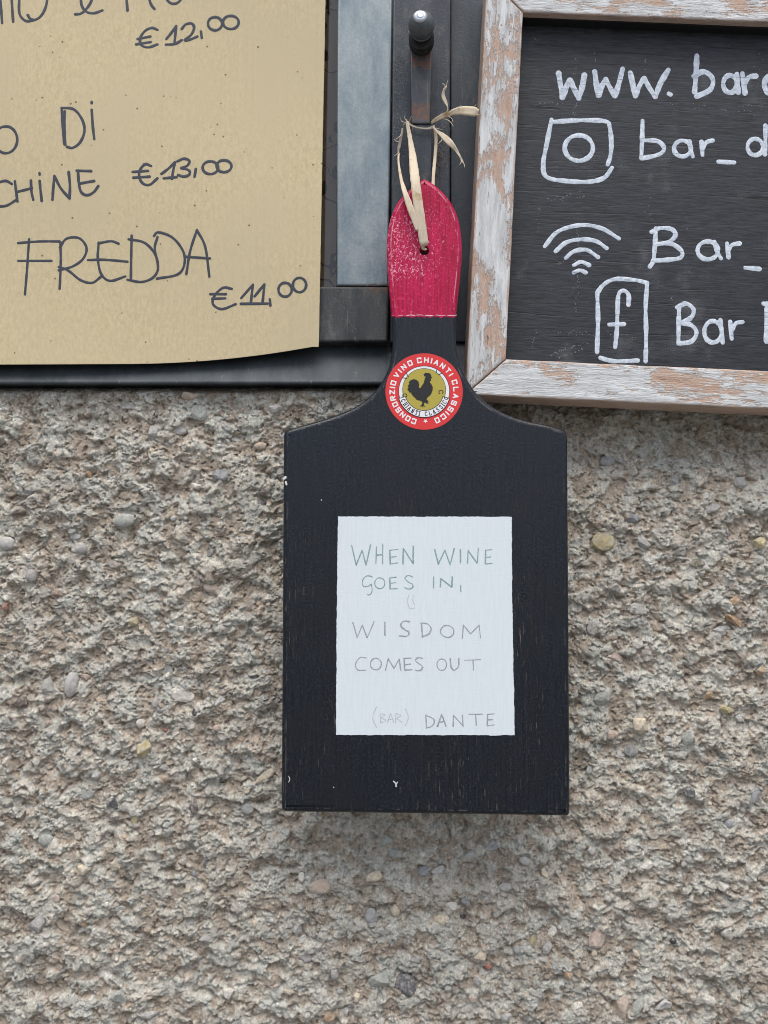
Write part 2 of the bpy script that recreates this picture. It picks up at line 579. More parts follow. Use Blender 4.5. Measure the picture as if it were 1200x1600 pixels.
def m_curtain():
    n = NT('brown_leaf_print_cloth')
    v = n.vec((1.6, 1, 0.75), rot=(0, 0.5, 0))
    d = n.voro(75, v)
    leaf = n.step(n.math('ADD', d, n.math('MULTIPLY', n.noise(160, None, 3), 0.25)), 0.42, 0.36)
    vine = n.step(n.math('ABSOLUTE', n.math('SUBTRACT', n.noise(26, None, 2), 0.5)), 0.010, 0.004)
    col = n.mix(n.noise(20, None, 2), (0.42, 0.30, 0.20), (0.60, 0.44, 0.31))
    col = n.mix(n.math('MULTIPLY', n.math('MAXIMUM', leaf, vine), 0.85), col, (0.05, 0.035, 0.028))
    return n.out(col, 0.9, None, spec=0.1)

def m_wall():
    n = NT('roughcast_mortar')
    c = n.attr('tint')
    f = n.noise(560, None, 6, 0.85)
    g = n.noise(240, None, 4, 0.65)
    col = n.mix(1.0, c, n.mix(n.step(f, 0.28, 0.72), (0.68, 0.68, 0.67), (1.33, 1.34, 1.34)), 'MULTIPLY')
    col = n.mix(1.0, col, n.mix(n.step(g, 0.3, 0.7), (0.90, 0.91, 0.92), (1.08, 1.07, 1.04)), 'MULTIPLY')
    dk = n.step(n.noise(640, None, 3, 0.6, 1.0), 0.66, 0.73)
    col = n.mix(n.math('MULTIPLY', dk, 0.72), col, (0.12, 0.10, 0.085))
    wt = n.step(n.noise(620, n.vec((1, 1, 1), loc=(9, 3, 5)), 3, 0.6, 1.0), 0.67, 0.74)
    col = n.mix(n.math('MULTIPLY', wt, 0.6), col, (0.68, 0.66, 0.60))
    nb = n.bump(n.noise(700, None, 6, 0.9), 1.0, 0.0016)
    return n.out(col, 0.92, nb, spec=0.15)

def m_pebble():
    n = NT('mortar_smeared_stone')
    oi = n.t.nodes.new('ShaderNodeObjectInfo')
    gc = n.t.nodes.new('ShaderNodeNewGeometry').outputs['Position']
    f = n.noise(480, gc, 6, 0.8)
    col = n.mix(1.0, oi.outputs['Color'], n.mix(n.step(f, 0.25, 0.75), (0.65, 0.65, 0.65), (1.35, 1.35, 1.35)), 'MULTIPLY')
    m = n.step(n.noise(300, gc, 5, 0.8), 0.46, 0.60)
    col = n.mix(n.math('MULTIPLY', m, 0.60), col, (0.58, 0.55, 0.49))
    dk = n.step(n.noise(1500, gc, 2, 0.5, 1.0), 0.68, 0.76)
    col = n.mix(n.math('MULTIPLY', dk, 0.35), col, (0.12, 0.10, 0.085))
    return n.out(col, 0.8, n.bump(n.noise(500, gc, 6, 0.8), 0.9, 0.0014), spec=0.25)

def m_raffia():
    n = NT('dried_raffia')
    v = n.vec((1, 1, 0.08))
    f = n.noise(2600, v, 3, 0.6)
    p = n.noise(160, None, 3, 0.6)
    col = n.mix(f, (0.50, 0.40, 0.27), (0.74, 0.66, 0.52))
    col = n.mix(n.step(p, 0.52, 0.75), col, (0.50, 0.36, 0.17))
    d = n.step(n.noise(650, None, 2), 0.72, 0.78)
    col = n.mix(n.math('MULTIPLY', d, 0.7), col, (0.14, 0.08, 0.03))
    return n.out(col, 0.65, n.bump(f, 0.4, 0.0002), spec=0.3)

# ---------------------------------------------------------------- wall of roughcast
MM = 0.001
def _grad(seed):
    r = np.random.RandomState(seed)
    a = r.rand(256) * 2 * np.pi
    return r.permutation(256), np.cos(a), np.sin(a)

def perlin(x, y, seed):
    P, gx, gy = _grad(seed)
    xi, yi = np.floor(x).astype(np.int64), np.floor(y).astype(np.int64)
    xf, yf = x - xi, y - yi
    u = xf ** 3 * (xf * (xf * 6 - 15) + 10)
    v = yf ** 3 * (yf * (yf * 6 - 15) + 10)
    def g(ix, iy, fx, fy):
        h = P[(P[(xi + ix) & 255] + yi + iy) & 255]
        return gx[h] * fx + gy[h] * fy
    a, b = g(0, 0, xf, yf), g(1, 0, xf - 1, yf)
    c, d = g(0, 1, xf, yf - 1), g(1, 1, xf - 1, yf - 1)
    return (a + (b - a) * u) * (1 - v) + (c + (d - c) * u) * v

def fbm(x, y, seed, octv=3, gain=0.5):
    s, a, r = 0, 1.0, 0.0
    for o in range(octv):
        s = s + a * perlin(x, y, seed + o * 17)
        x, y = x * 1.6 - y * 1.2 + 5.3, x * 1.2 + y * 1.6 + 1.7
        a *= gain
    return s

def lumps(x, y, cell, seed, keep, rmin, rmax, tall, facet):
    """embedded aggregate: height of the nearest lump, its id and cover"""
    r = np.random.RandomState(seed)
    T = r.rand(8, 65536)
    gx, gy = x / cell, y / cell
    xi, yi = np.floor(gx).astype(np.int64), np.floor(gy).astype(np.int64)
    best = np.zeros_like(x)
    bid = np.zeros(x.shape, dtype=np.int64)
    for dx in (-1, 0, 1):
        for dy in (-1, 0, 1):
            cx, cy = xi + dx, yi + dy
            h = ((cx * 7919) ^ (cy * 104729) ^ (seed * 31)) & 65535
            px = cx + T[0][h]
            py = cy + T[1][h]
            on = T[2][h] < keep
            rad = rmin + (rmax - rmin) * T[3][h] ** 1.6
            ang = T[4][h] * np.pi
            asp = 0.55 + 0.45 * T[5][h]
            ux, uy = gx - px, gy - py
            ca, sa = np.cos(ang), np.sin(ang)
            a = ux * ca + uy * sa
            b = (-ux * sa + uy * ca) / asp
            d2 = np.sqrt(a * a + b * b)
            dm = np.maximum(np.maximum(np.abs(a), np.abs(b)), (np.abs(a) + np.abs(b)) * 0.74)
            d = (d2 * (1 - facet) + dm * facet) / rad
            tl = 0.55 + 0.45 * T[6][h]
            tilt = (a * (T[7][h] - 0.5) + b * (T[6][h] - 0.5)) / rad * 0.6
            hh = np.where(on & (d < 1), np.sqrt(np.clip(1 - d ** 3.6, 0, 1)) * (tl + tilt) * rad * cell * tall, 0)
            up = hh > best
            best = np.where(up, hh, best)
            bid = np.where(up, h, bid)
    return best, bid

def sstep(a, b, x):
    t = np.clip((x - a) / (b - a), 0, 1)
    return t * t * (3 - 2 * t)

def graded(lo, a, b, hi, st, grow):
    mid = list(np.arange(a, b, st))
    L, q, d = [], a, st
    while q > lo:
        d = min(d * grow, 0.02); q -= d; L.append(q)
    R, q, d = [], mid[-1], st
    while q < hi:
        d = min(d * grow, 0.02); q += d; R.append(q)
    return np.array(L[::-1] + mid + R)

# opening of the window in the wall (its lower edge is hidden behind the sill's lip)
Z_TOP = W(600, 596, 0.0).z
X_R = W(850, 300, 0.0).x
def wall_field(X, Z):
    x, z = X / MM, Z / MM
    wx = x + 2.2 * fbm(x / 12, z / 12, 3, 3, 0.5) + 0.30 * fbm(x / 2.8, z / 2.8, 8, 2)
    wz = z + 2.2 * fbm(x / 12, z / 12, 5, 3, 0.5) + 0.30 * fbm(x / 2.8, z / 2.8, 9, 2)
    H = 2.2 * fbm(x / 60, z / 60, 11, 2) + 2.6 * fbm(wx / 26, wz / 22, 21, 2, 0.5)
    hol = sstep(0.10, 0.34, fbm(wx / 19, wz / 14, 23, 3, 0.5))
    H = H - 1.8 * hol
    # thrown mortar: flat crust patches with broken edges over a sandier body
    q = fbm(wx / 15.0, wz / 12.0, 31, 4, 0.52)
    crust = sstep(-0.12, 0.10, q)
    q2 = fbm(wx / 8.5, wz / 7.5, 37, 4, 0.5)
    crust2 = sstep(-0.06, 0.06, q2)
    H = H + 1.3 * crust + 0.5 * q + 0.8 * crust2 + 0.25 * q2
    xw, zw = x + 0.15 * (wx - x), z + 0.15 * (wz - z)
    L1, i1 = lumps(xw, zw, 15.0, 51, 0.42, 0.18, 0.40, 0.34, 0.6)
    L2, i2 = lumps(xw, zw, 8.0, 61, 0.60, 0.18, 0.46, 0.46, 0.7)
    L3, i3 = lumps(xw, zw, 4.3, 71, 0.62, 0.18, 0.46, 0.58, 0.7)
    L4, i4 = lumps(x, z, 2.3, 81, 0.62, 0.22, 0.5, 0.60, 0.6)
    L0, i0 = lumps(x + 0.5 * (wx - x), z + 0.5 * (wz - z), 27.0, 47, 0.75, 0.20, 0.46, 0.20, 0.5)
    calm = sstep(-0.18, 0.20, fbm(x / 17, z / 14, 97, 3, 0.5))     # troweled-looking patches against gritty ones
    H = H + L0 + L1 + L2 * (1 - 0.35 * calm) + L3 * (0.95 - 0.55 * calm) + L4 * (0.65 - 0.45 * calm)
    fine = fbm(x / 1.6, z / 1.5, 91, 2, 0.7)
    smo = sstep(-0.2, 0.25, fbm(x / 14, z / 12, 95, 3, 0.5))
    H = H + 0.34 * fine * (1.25 - 0.3 * crust - 0.4 * smo)
    H = H + np.random.RandomState(77).normal(0, 0.05, H.shape)
    pit = sstep(0.30, 0.36, fbm(wx / 4.2, wz / 3.6, 101, 3, 0.5))
    H = H - 1.6 * pit
    ck = np.abs(fbm(wx / 8.0, wz / 6.0, 191, 3, 0.55))
    H = H - 1.3 * np.clip(1 - ck / 0.03, 0, 1) * sstep(-.1, .15, fbm(x / 11, z / 11, 193, 2))
    q = q + 0.55 * q2
    return H, crust, q, (L1, i1), (L2, i2), (L3, i3), (L4, i4), fine, pit

def swell(X, Z):
    # the plaster swells outwards below the sill
    free = sstep(W(735, 600).x, W(690, 600).x, X)            # left of the chalkboard it stands out right below the lip
    near = 0.0145 * sstep(Z_TOP - 0.001, Z_TOP - 0.011, Z)
    far = 0.0130 * sstep(W(600, 655).z, W(600, 800).z, Z)
    return near * free + far * (1 - free)

def make_wall():
    st = 0.00043
    xs = graded(-0.9, -0.262, 0.262, 0.9, st, 1.12)
    zs = graded(-1.5, W(600, 1625, -0.012).z, Z_TOP + 0.004, 0.7, st, 1.12)
    X, Z = np.meshgrid(xs, zs)
    H, crust, q, l1, l2, l3, l4, fine, pit = wall_field(X, Z)
    hm = H - (2.6 * fbm(X / MM / 55, Z / MM / 55, 11, 2) + 3.2)
    amp = 0.88
    Y = -(H * amp - 2.0) * MM - swell(X, Z)
    # upper edge rolls back under the sill, jaggedly
    edge = Z_TOP - (1.6 + 2.2 * fbm(X / MM / 12, Z * 0, 131, 3)) * MM
    hidden = X < X_R
    roll = sstep(0, 0.006, Z - edge + 0.004) * hidden
    Y = Y + roll * 0.009
    Y = np.where(Z > Z_TOP + 0.01, np.maximum(Y, -0.002), Y)
    Y = np.maximum(Y, np.where((Z > W(600, 655).z) & (X > W(725, 600).x), -0.0095, -0.0235))
    # droop: the lower lip of each lump overhangs a little
    Hl = fbm(X / MM / 17, Z / MM / 13, 21, 1)
    dz = -(H - H.mean()) * 0.16 * MM
    dx = 0.5 * fbm(X / MM / 4, Z / MM / 4, 141, 2) * MM
    V = np.stack([X + dx, Y, Z + dz], -1).astype(np.float32)
    ny, nx = X.shape
    idx = np.arange(ny * nx).reshape(ny, nx)
    a, b, c, d = idx[:-1, :-1], idx[:-1, 1:], idx[1:, 1:], idx[1:, :-1]
    keep = ~((Z[:-1, :-1] > Z_TOP + 0.001) & (X[:-1, :-1] < X_R))
    F = np.stack([a, b, c, d], -1)[keep]
    # drop unused vertices
    used = np.zeros(ny * nx, bool); used[F.ravel()] = True
    remap = np.cumsum(used) - 1
    F = remap[F]
    # pigment: grey lime crust, brown sandy body, and stones each with their own colour
    sh = X.shape
    crustc = np.array([0.70, 0.69, 0.62]); brown = np.array([0.52, 0.435, 0.35]); buff = np.array([0.70, 0.64, 0.55])
    n7 = fbm(X / MM / 5, Z / MM / 5, 151, 4, 0.65)
    t = sstep(-0.30, 0.20, q + 0.50 * n7)
    u = sstep(-0.30, 0.30, fbm(X / MM / 38, Z / MM / 38, 161, 4, 0.6))[..., None]
    t = t[..., None]
    base = brown * (1 - t) + (crustc * (1 - 0.62 * u) + buff * 0.62 * u) * t
    R = np.random.RandomState(5)
    pal = np.array([[.47, .46, .42], [.44, .44, .41], [.50, .46, .39], [.43, .40, .35], [.48, .40, .33], [.40, .40, .38], [.56, .54, .48], [.45, .46, .43],
                    [.45, .39, .33], [.50, .43, .34], [.62, .59, .52], [.30, .30, .30], [.48, .38, .30], [.42, .43, .40], [.52, .50, .45], [.40, .38, .34]]) * 1.42
    for (L, i), th, amt in ((l1, .5, .45), (l2, .35, .55), (l3, .2, .5), (l4, .1, .4)):
        ids = (i * 2654435761 >> 7) & 4095
        tabl = pal[R.randint(0, len(pal), 4096)] * R.uniform(0.85, 1.12, (4096, 1))
        m = (sstep(th * .4, th, L) * amt)[..., None] * (0.45 + 0.55 * sstep(-.15, .2, fbm(X / MM / 2.6, Z / MM / 2.6, 171, 2))[..., None])
        base = base * (1 - m) + tabl[ids] * m
    stain = (1 + 0.16 * fbm(X / MM / 70, Z / MM / 55, 201, 3, 0.6) + 0.10 * fbm(X / MM / 22, Z / MM / 18, 211, 3, 0.6))[..., None]
    sp = (1 + 0.16 * fine + 0.10 * R.randn(*sh))[..., None] * stain
    C = np.clip(base * sp, 0.02, 0.9)
    C = np.concatenate([C, np.ones(sh + (1,))], -1).reshape(-1, 4)[used].astype(np.float32)
    me = bpy.data.meshes.new('roughcast_wall')
    nv, nf = int(used.sum()), len(F)
    me.vertices.add(nv)
    me.vertices.foreach_set('co', V.reshape(-1, 3)[used].ravel())
    me.loops.add(nf * 4)
    me.loops.foreach_set('vertex_index', F.ravel().astype(np.int32))
    me.polygons.add(nf)
    me.polygons.foreach_set('loop_start', np.arange(0, nf * 4, 4, dtype=np.int32))
    me.polygons.foreach_set('use_smooth', np.ones(nf, bool))
    me.update(calc_edges=True)
    at = me.color_attributes.new('tint', 'FLOAT_COLOR', 'POINT')
    at.data.foreach_set('color', C.ravel())
    o = link('roughcast_wall', me, m_wall(), None, 'rough grey brown roughcast wall of mortar and stones below the window', 'wall')
    def surf(x, z):
        i = int(np.clip(np.searchsorted(xs, x), 2, nx - 3))
        j = int(np.clip(np.searchsorted(zs, z), 2, ny - 3))
        return float(np.percentile(Y[j - 2:j + 3, i - 2:i + 3], 35))
    return o, surf

wall, wall_y = make_wall()

# ---------------------------------------------------------------- stones set in the wall
def stone_mesh(seed, angular):
    r = random.Random(seed)
    import bmesh
    bm = bmesh.new()
    bmesh.ops.create_icosphere(bm, subdivisions=2, radius=1.0)
    planes = []
    for _ in range(9 if angular else 5):
        v = Vector((r.gauss(0, 1), r.gauss(0, 1), r.gauss(0, 1))).normalized()
        planes.append((v, r.uniform(0.45, 0.8) if angular else r.uniform(0.8, 0.98)))
    for v in bm.verts:
        p = v.co.copy()
        for n_, d in planes:
            k = p.dot(n_)
            if k > d:
                p -= n_ * (k - d)
        p *= 1 + r.uniform(-0.10, 0.10)
        v.co = p
    me = bpy.data.meshes.new('pebble')
    bm.to_mesh(me)
    bm.free()
    me.polygons.foreach_set('use_smooth', [not angular] * len(me.polygons))
    me.materials.append(PEB)
    return me

PEB = m_pebble()
STONES = [stone_mesh(s, s % 7 != 0) for s in range(14)]
PC = dict(w=(.66, .62, .54), lg=(.46, .455, .43), tan=(.50, .39, .29), gg=(.36, .38, .34), dg=(.13, .13, .135), bg=(.30, .31, .315),
          ob=(.42, .25, .12), y=(.50, .42, .22), br=(.27, .19, .14), pk=(.50, .38, .31), rd=(.38, .15, .10), cr=(.66, .56, .40),
          ol=(.27, .24, .17), mg=(.36, .345, .325), dk=(.06, .06, .065), dbr=(.17, .13, .12))
LIST = """28 662 10 8 -20 w|240 677 12 12 0 lg|296 619 13 9 10 tan|311 645 14 13 0 gg|281 671 11 8 0 lg|11 849 11 10 0 lg|195 814 15 10 -10 gg|43 870 8 7 0 w
330 864 9 12 20 dg|407 786 9 6 -10 dk|345 742 13 9 0 bg|127 857 9 9 0 lg|137 739 5 12 -30 ob|208 971 8 9 0 y|92 928 7 7 0 br|307 761 10 6 20 w|407 697 9 6 0 tan
367 688 9 6 0 lg|41 770 12 6 0 dg|118 838 8 5 0 lg|330 919 13 7 20 pk|285 982 7 5 0 w|9 947 8 8 0 rd|202 634 13 7 0 mg|431 641 13 9 0 mg|49 900 8 10 0 mg
132 1360 12 10 0 cr|177 1255 11 10 0 dg|133 1240 15 10 -15 gg|210 1282 5 8 0 y|182 1350 8 13 10 cr|248 1300 6 6 0 w|323 1343 4 14 10 dg|60 1443 15 20 25 mg
187 1558 14 13 0 gg|188 1420 11 5 -10 lg|310 1392 8 7 0 w|293 1390 6 5 0 cr|72 1313 11 9 0 gg|357 1552 11 9 20 w|387 1263 9 8 0 bg|303 1260 6 13 0 dbr|132 1443 5 5 0 ob
397 1443 5 8 0 cr|233 1587 18 6 -15 mg|323 1467 12 9 0 mg|348 1220 5 5 0 dk|415 1212 18 6 -40 cr|585 1369 13 8 -25 cr|471 1370 5 8 0 w|501 1385 17 12 -15 tan
662 1361 10 8 0 bg|684 1359 11 7 0 lg|619 1331 15 9 10 gg|447 1300 6 6 0 lg|1008 1352 14 7 10 w|850 1366 7 9 0 cr|1137 1457 11 12 0 w|1130 1387 11 9 20 w|863 1455 8 10 20 w
855 1480 9 11 0 lg|833 1467 7 12 0 y|903 1572 12 8 -20 w|973 1577 13 22 5 tan|997 1570 9 17 20 gg|1037 1570 16 9 -20 lg|1108 1563 11 7 30 w|933 1463 16 20 0 pk|1052 1470 5 4 0 dk
988 1323 8 8 0 lg|1077 1413 4 5 0 w|928 1490 7 8 0 cr|1025 1480 7 10 0 tan|1077 1237 10 8 40 dg|1180 1243 6 18 25 bg|1140 1287 9 7 0 bg|888 1525 6 9 0 ob
942 845 17 15 0 y|989 810 13 10 0 bg|1003 848 12 12 0 mg|1054 752 6 15 10 bg|1069 836 9 6 0 ol|1089 880 12 6 0 ol|1147 970 17 7 35 ob|1147 940 12 8 0 ob|1188 851 12 11 0 y
961 919 11 8 0 mg|1114 794 12 6 -25 lg|1156 752 13 12 0 lg|1044 889 6 5 0 lg|949 721 12 8 -10 bg|996 951 12 8 20 lg|926 982 9 10 0 mg|1127 985 14 7 -10 lg
34 1097 13 9 -35 dbr|134 1058 8 8 0 pk|112 1069 10 19 15 lg|75 1075 9 18 -10 mg|264 1048 6 9 0 bg|284 1085 20 11 15 w|344 1096 11 7 -35 lg|304 1113 4 6 0 dk|225 1170 13 12 -40 y
260 1141 9 3 20 rd|220 1130 7 7 0 w|397 1058 7 3 0 dk|339 1138 6 5 0 pk|243 1099 5 8 0 mg|256 1200 8 7 0 mg|150 1212 9 8 0 lg|78 1128 8 5 -15 pk|27 1025 6 4 -20 dbr
996 1005 8 8 0 w|960 1028 12 9 10 pk|945 1090 20 13 -35 gg|1000 1130 15 15 0 cr|969 1180 8 10 -20 lg|985 1172 10 9 0 bg|1134 1109 11 8 15 y|1083 1001 4 4 0 w|1108 1085 6 9 20 ob
1043 1157 9 8 0 lg|1126 988 14 6 -10 lg|955 1150 14 9 10 pk|1188 1048 9 8 20 ob|1020 1127 5 4 0 cr|937 1040 8 7 0 gg|920 1205 7 10 0 gg|1075 1152 13 12 0 gg|1155 1122 8 7 0 lg
595 1530 20 18 -30 gg|634 1538 17 19 0 dg|690 1436 15 9 10 cr|722 1431 7 7 0 dk|768 1321 14 7 -10 bg|706 1415 9 7 0 w|728 1408 9 8 0 bg|618 1422 7 9 0 cr|558 1560 6 8 0 cr
471 1468 9 6 -20 w|545 1420 6 5 0 cr|763 1510 5 5 0 rd|807 1484 5 6 0 bg|750 1495 10 10 0 cr|580 1432 9 12 0 bg|648 1500 9 7 0 mg|515 1588 8 8 0 ob|480 1572 7 4 -40 w
790 1385 10 6 0 lg|660 1335 5 5 0 w|735 1335 11 5 -30 lg|753 1433 4 3 0 w|465 1447 10 12 0 lg|477 1495 11 8 0 mg|523 1520 8 10 0 mg|600 1312 12 8 0 gg|820 1345 9 6 20 lg
740 1560 9 6 0 pk|745 1535 6 9 0 mg|595 1455 10 6 0 lg|450 1550 9 6 0 cr|540 1580 7 7 0 lg|700 1545 8 6 0 gg|790 1590 12 7 0 lg|850 1500 6 6 0 lg|925 1330 8 6 0 lg"""
used_pb = []
def put_stone(px, py, rx, rz, ang, col, k=1.0):
    y0 = -0.004
    for _ in range(3):
        p = W(px, py, y0)
        y0 = wall_y(p.x, p.z)
    p = W(px, py, y0)
    s = 0.00039
    o = bpy.data.objects.new('pebble', STONES[rnd.randrange(14)])
    COL.objects.link(o)
    o.parent = wall
    a, b = rx * s * k, rz * s * k
    dpt = min(a, b) * rnd.uniform(0.55, 0.9)
    o.location = (p.x, y0 + dpt * 0.0, p.z)
    o.rotation_euler = (0, math.radians(ang + rnd.uniform(-6, 6)), 0)
    o.scale = (a, dpt, b)
    v = rnd.uniform(0.9, 1.08)
    gm = (col[0] + col[1] + col[2]) / 3
    v *= 1.12
    o.color = tuple((gm + (c - gm) * 0.9) * v for c in col) + (1,)
    used_pb.append((px, py, max(rx, rz)))

for ln in LIST.replace('\n', '|').split('|'):
    a = ln.split()
    put_stone(float(a[0]), float(a[1]), float(a[2]), float(a[3]), float(a[4]), PC[a[5]], 1.1)
keys = ['lg', 'lg', 'mg', 'mg', 'gg', 'pk', 'w', 'cr', 'tan', 'bg', 'br', 'lg']
tries = 0
while len(used_pb) < 292 and tries < 4000:
    tries += 1
    px, py = rnd.uniform(-10, 1210), rnd.uniform(640, 1610)
    r_ = rnd.uniform(3, 6.5)
    if 425 < px < 905 and py < 1290:
        continue
    if any((px - a) ** 2 + (py - b) ** 2 < (r_ + c + 2) ** 2 for a, b, c in used_pb):
        continue
    put_stone(px, py, r_, r_ * rnd.uniform(0.55, 1.0), rnd.uniform(0, 180), PC[rnd.choice(keys)])

# pavement in front of the wall
mb = MB()
for x, y in ((-60, 0.02), (60, 0.02), (60, -60), (-60, -60)):
    mb.vert((x, y, -1.45))
mb.face((0, 1, 2, 3), False)
mb.build('pavement', m_plain('grey_stone_paving', (0.17, 0.165, 0.155), 0.85, 0.2, 6), None, kind='structure')

# ---------------------------------------------------------------- the window: steel casement, post, sill
DARK = m_metal('charcoal_painted_steel', (0.022, 0.029, 0.038), (0.048, 0.060, 0.073), 0.42, 0.15, 0.25, 0.25)
DARK2 = m_metal('blue_black_painted_steel', (0.028, 0.037, 0.047), (0.048, 0.062, 0.075), 0.42, 0.1, 0.25, 0.12)
WZ = W(620, 598, -0.004).z
RAIL = m_metal('stained_sheet_steel', (0.030, 0.034, 0.036), (0.085, 0.088, 0.086), 0.40, 0.9, 0.35, 0.45, rustbands=((W(600, 458, -.019).z - WZ, W(600, 447, -.019).z - WZ, -0.022),))
SILLM = m_metal('dark_sill_steel', (0.040, 0.050, 0.058), (0.070, 0.084, 0.094), 0.5, 0.1, 0.3, 0.10)
BARM = m_metal('rusting_flat_bar', (0.040, 0.050, 0.058), (0.085, 0.095, 0.102), 0.42, 0.25, 0.35, 0.25,
               rustbands=((W(655, 192, -.024).z - WZ, W(655, 166, -.024).z - WZ), (W(655, 110, -.024).z - WZ, W(655, 78, -.024).z - WZ)))
win = empty('window', Matrix.Translation(W(620, 598, -0.004)), 'dark steel window frame with grey stile, post and sill at the top', 'window')
wo_ = win.location.copy()
def loc(poly):          # world (x, z) pairs to the window's own frame
    return [(p.x - wo_.x, p.z - wo_.z) for p in poly]
def wslab(name, pxpoly, yf, yb, mat, bev=0.0006, parent=None, label=None, **k):
    mb = MB()
    slab(mb, loc([W(a, b, yf) for a, b in pxpoly]), yf - wo_.y, yb - wo_.y, bev)
    return mb.build(name, mat, parent or win, label=label, **k)
stile = wslab('stile', [(528.5, -160), (614, -160), (607, 446), (525, 446)], -0.018, 0.0, m_stile(), 0.0012, label='pale blue grey dusty steel stile')
wslab('bottom_rail', [(-520, 447.2), (607, 447.2), (606.5, 534), (-520, 534)], -0.019, 0.0, RAIL, 0.0015, label='stained lower rail with a rusty corner')
wslab('post', [(616, -160), (704.5, -160), (703, 534), (609, 534)], -0.018, 0.002, DARK, 0.0012)
wslab('outer_frame', [(705, -160), (880, -160), (880, 534), (703.5, 534)], -0.0105, 0.002, DARK2, 0.0008)
wslab('backing', [(-520, -170), (900, -170), (900, 590), (-520, 590)], 0.030, 0.034, SILLM, 0.0005)
wslab('glass_pane', [(-500, -165), (535, -165), (535, 455), (-500, 455)], -0.008, -0.005, m_glass(), 0.0002)
# curtain behind the glass
mb = MB()
x0, x1 = W(-500, 300, 0).x - wo_.x, W(560, 300, 0).x - wo_.x
z0, z1 = W(300, 462, 0).z - wo_.z, W(300, -150, 0).z - wo_.z
NXc = 160
for j in range(9):
    for i in range(NXc + 1):
        x = x0 + (x1 - x0) * i / NXc
        mb.vert((x, 0.001 - wo_.y + 0.0012 * math.sin(x * 260) + 0.0008 * math.sin(x * 611 + 1), z0 + (z1 - z0) * j / 8))
for j in range(8):
    for i in range(NXc):
        a = j * (NXc + 1) + i
        mb.face((a, a + 1, a + NXc + 2, a + NXc + 1))
CURT = m_curtain()
mb.build('curtain', CURT, None, label='brown leaf patterned curtain behind the glass beside the paper', category='curtain').matrix_world = Matrix.Translation(wo_)
# sill: folded sheet, sloping outwards to a lip
mb = MB()
xl, xr = W(-520, 560, -.01).x - wo_.x, W(905, 560, -.01).x - wo_.x
zt = W(600, 530, -.006).z - wo_.z
zb = W(600, 600, -.0212).z - wo_.z
prof = [(0.028, zt), (-0.006, zt), (-0.0075, zt - 0.001), (-0.0200, zb + 0.0032), (-0.0215, zb + 0.0018), (-0.0215, zb + 0.0004), (-0.0209, zb), (-0.0195, zb), (-0.0195, zb + 0.001), (0.028, zb + 0.0016)]
NS = 60
rs = random.Random(3)
for i in range(NS + 1):
    x = xl + (xr - xl) * i / NS
    for (y, z) in prof:
        mb.vert((x, y - wo_.y + rs.uniform(-1, 1) * 0.00008, z + rs.uniform(-1, 1) * 0.00008))
m_ = len(prof)
for i in range(NS):
    for k in range(m_):
        a, b = i * m_ + k, i * m_ + (k + 1) % m_
        mb.face((a, a + m_, b + m_, b), k not in (0, 9, 8))
mb.build('sill', SILLM, win, label='blackish sheet steel sill with folded lip')
# round-headed bolt on the sill
def lathe(mb, prof, M, n=28):
    rows = []
    for r, h in prof:
        rows.append([mb.vert(M @ Vector((r * math.cos(2 * math.pi * i / n), -h, r * math.sin(2 * math.pi * i / n)))) for i in range(n)])
    for j in range(len(rows) - 1):
        for i in range(n):
            k = (i + 1) % n
            mb.face((rows[j][i], rows[j][k], rows[j + 1][k], rows[j + 1][i]))
    mb.face(rows[-1][::-1], False)
mb = MB()
p = W(612, 562, -0.010) - wo_
p.y = -0.006 - wo_.y
lathe(mb, [(0.0062, -0.004), (0.0062, 0.002), (0.006, 0.0035), (0.0052, 0.0052), (0.0038, 0.0064), (0.002, 0.0071), (0.0004, 0.0073)], Matrix.Translation(p))
mb.build('round_bolt', DARK, win, label='round bolt head on the sill beside the cutting board')
# flat bar with its lower leaf, and the knob
wslab('flat_bar', [(641.5, 64), (675, 64), (673, 193), (642, 193)], -0.0245, -0.018, BARM, 0.0009, label='rust marked flat steel bar')
wslab('lower_leaf', [(643, 194), (675, 194), (673, 420), (641, 420)], -0.0235, -0.018, DARK, 0.0009)
pb = W(658.5, 69, -0.0245)
kn = empty('knob', Matrix.Translation(pb) @ Matrix.Rotation(math.radians(2), 4, 'X') @ Matrix.Rotation(math.radians(-2.5), 4, 'Z'),
           'round headed steel knob sticking out above the red board handle', 'knob')
KM = m_metal('dark_cast_steel', (0.020, 0.022, 0.025), (0.045, 0.048, 0.052), 0.38, 0.0, 0.5, 0.15)
KH = m_metal('worn_grey_steel', (0.085, 0.10, 0.105), (0.16, 0.18, 0.185), 0.36, 0.0, 0.55, 0.3)
mb = MB()
lathe(mb, [(0.0072, 0.0), (0.0076, 0.001), (0.0077, 0.003), (0.0070, 0.0042), (0.0069, 0.0048), (0.0076, 0.0058), (0.0078, 0.0072), (0.0074, 0.0086), (0.0066, 0.0092), (0.0064, 0.0145)], Matrix.Identity(4), 36)
mb.build('stem', KM, kn)
mb = MB()
R_ = 0.0078
prof = [(0.0064, 0.0145)]
for k in range(1, 22):
    a = math.radians(-52 + (52 + 88.5) * k / 21)
    prof.append((R_ * math.cos(a), 0.0205 + R_ * math.sin(a) * 0.96))
Mh = Matrix.Identity(4)
lathe(mb, prof, Mh, 40)
hd = mb.build('head', KH, kn)
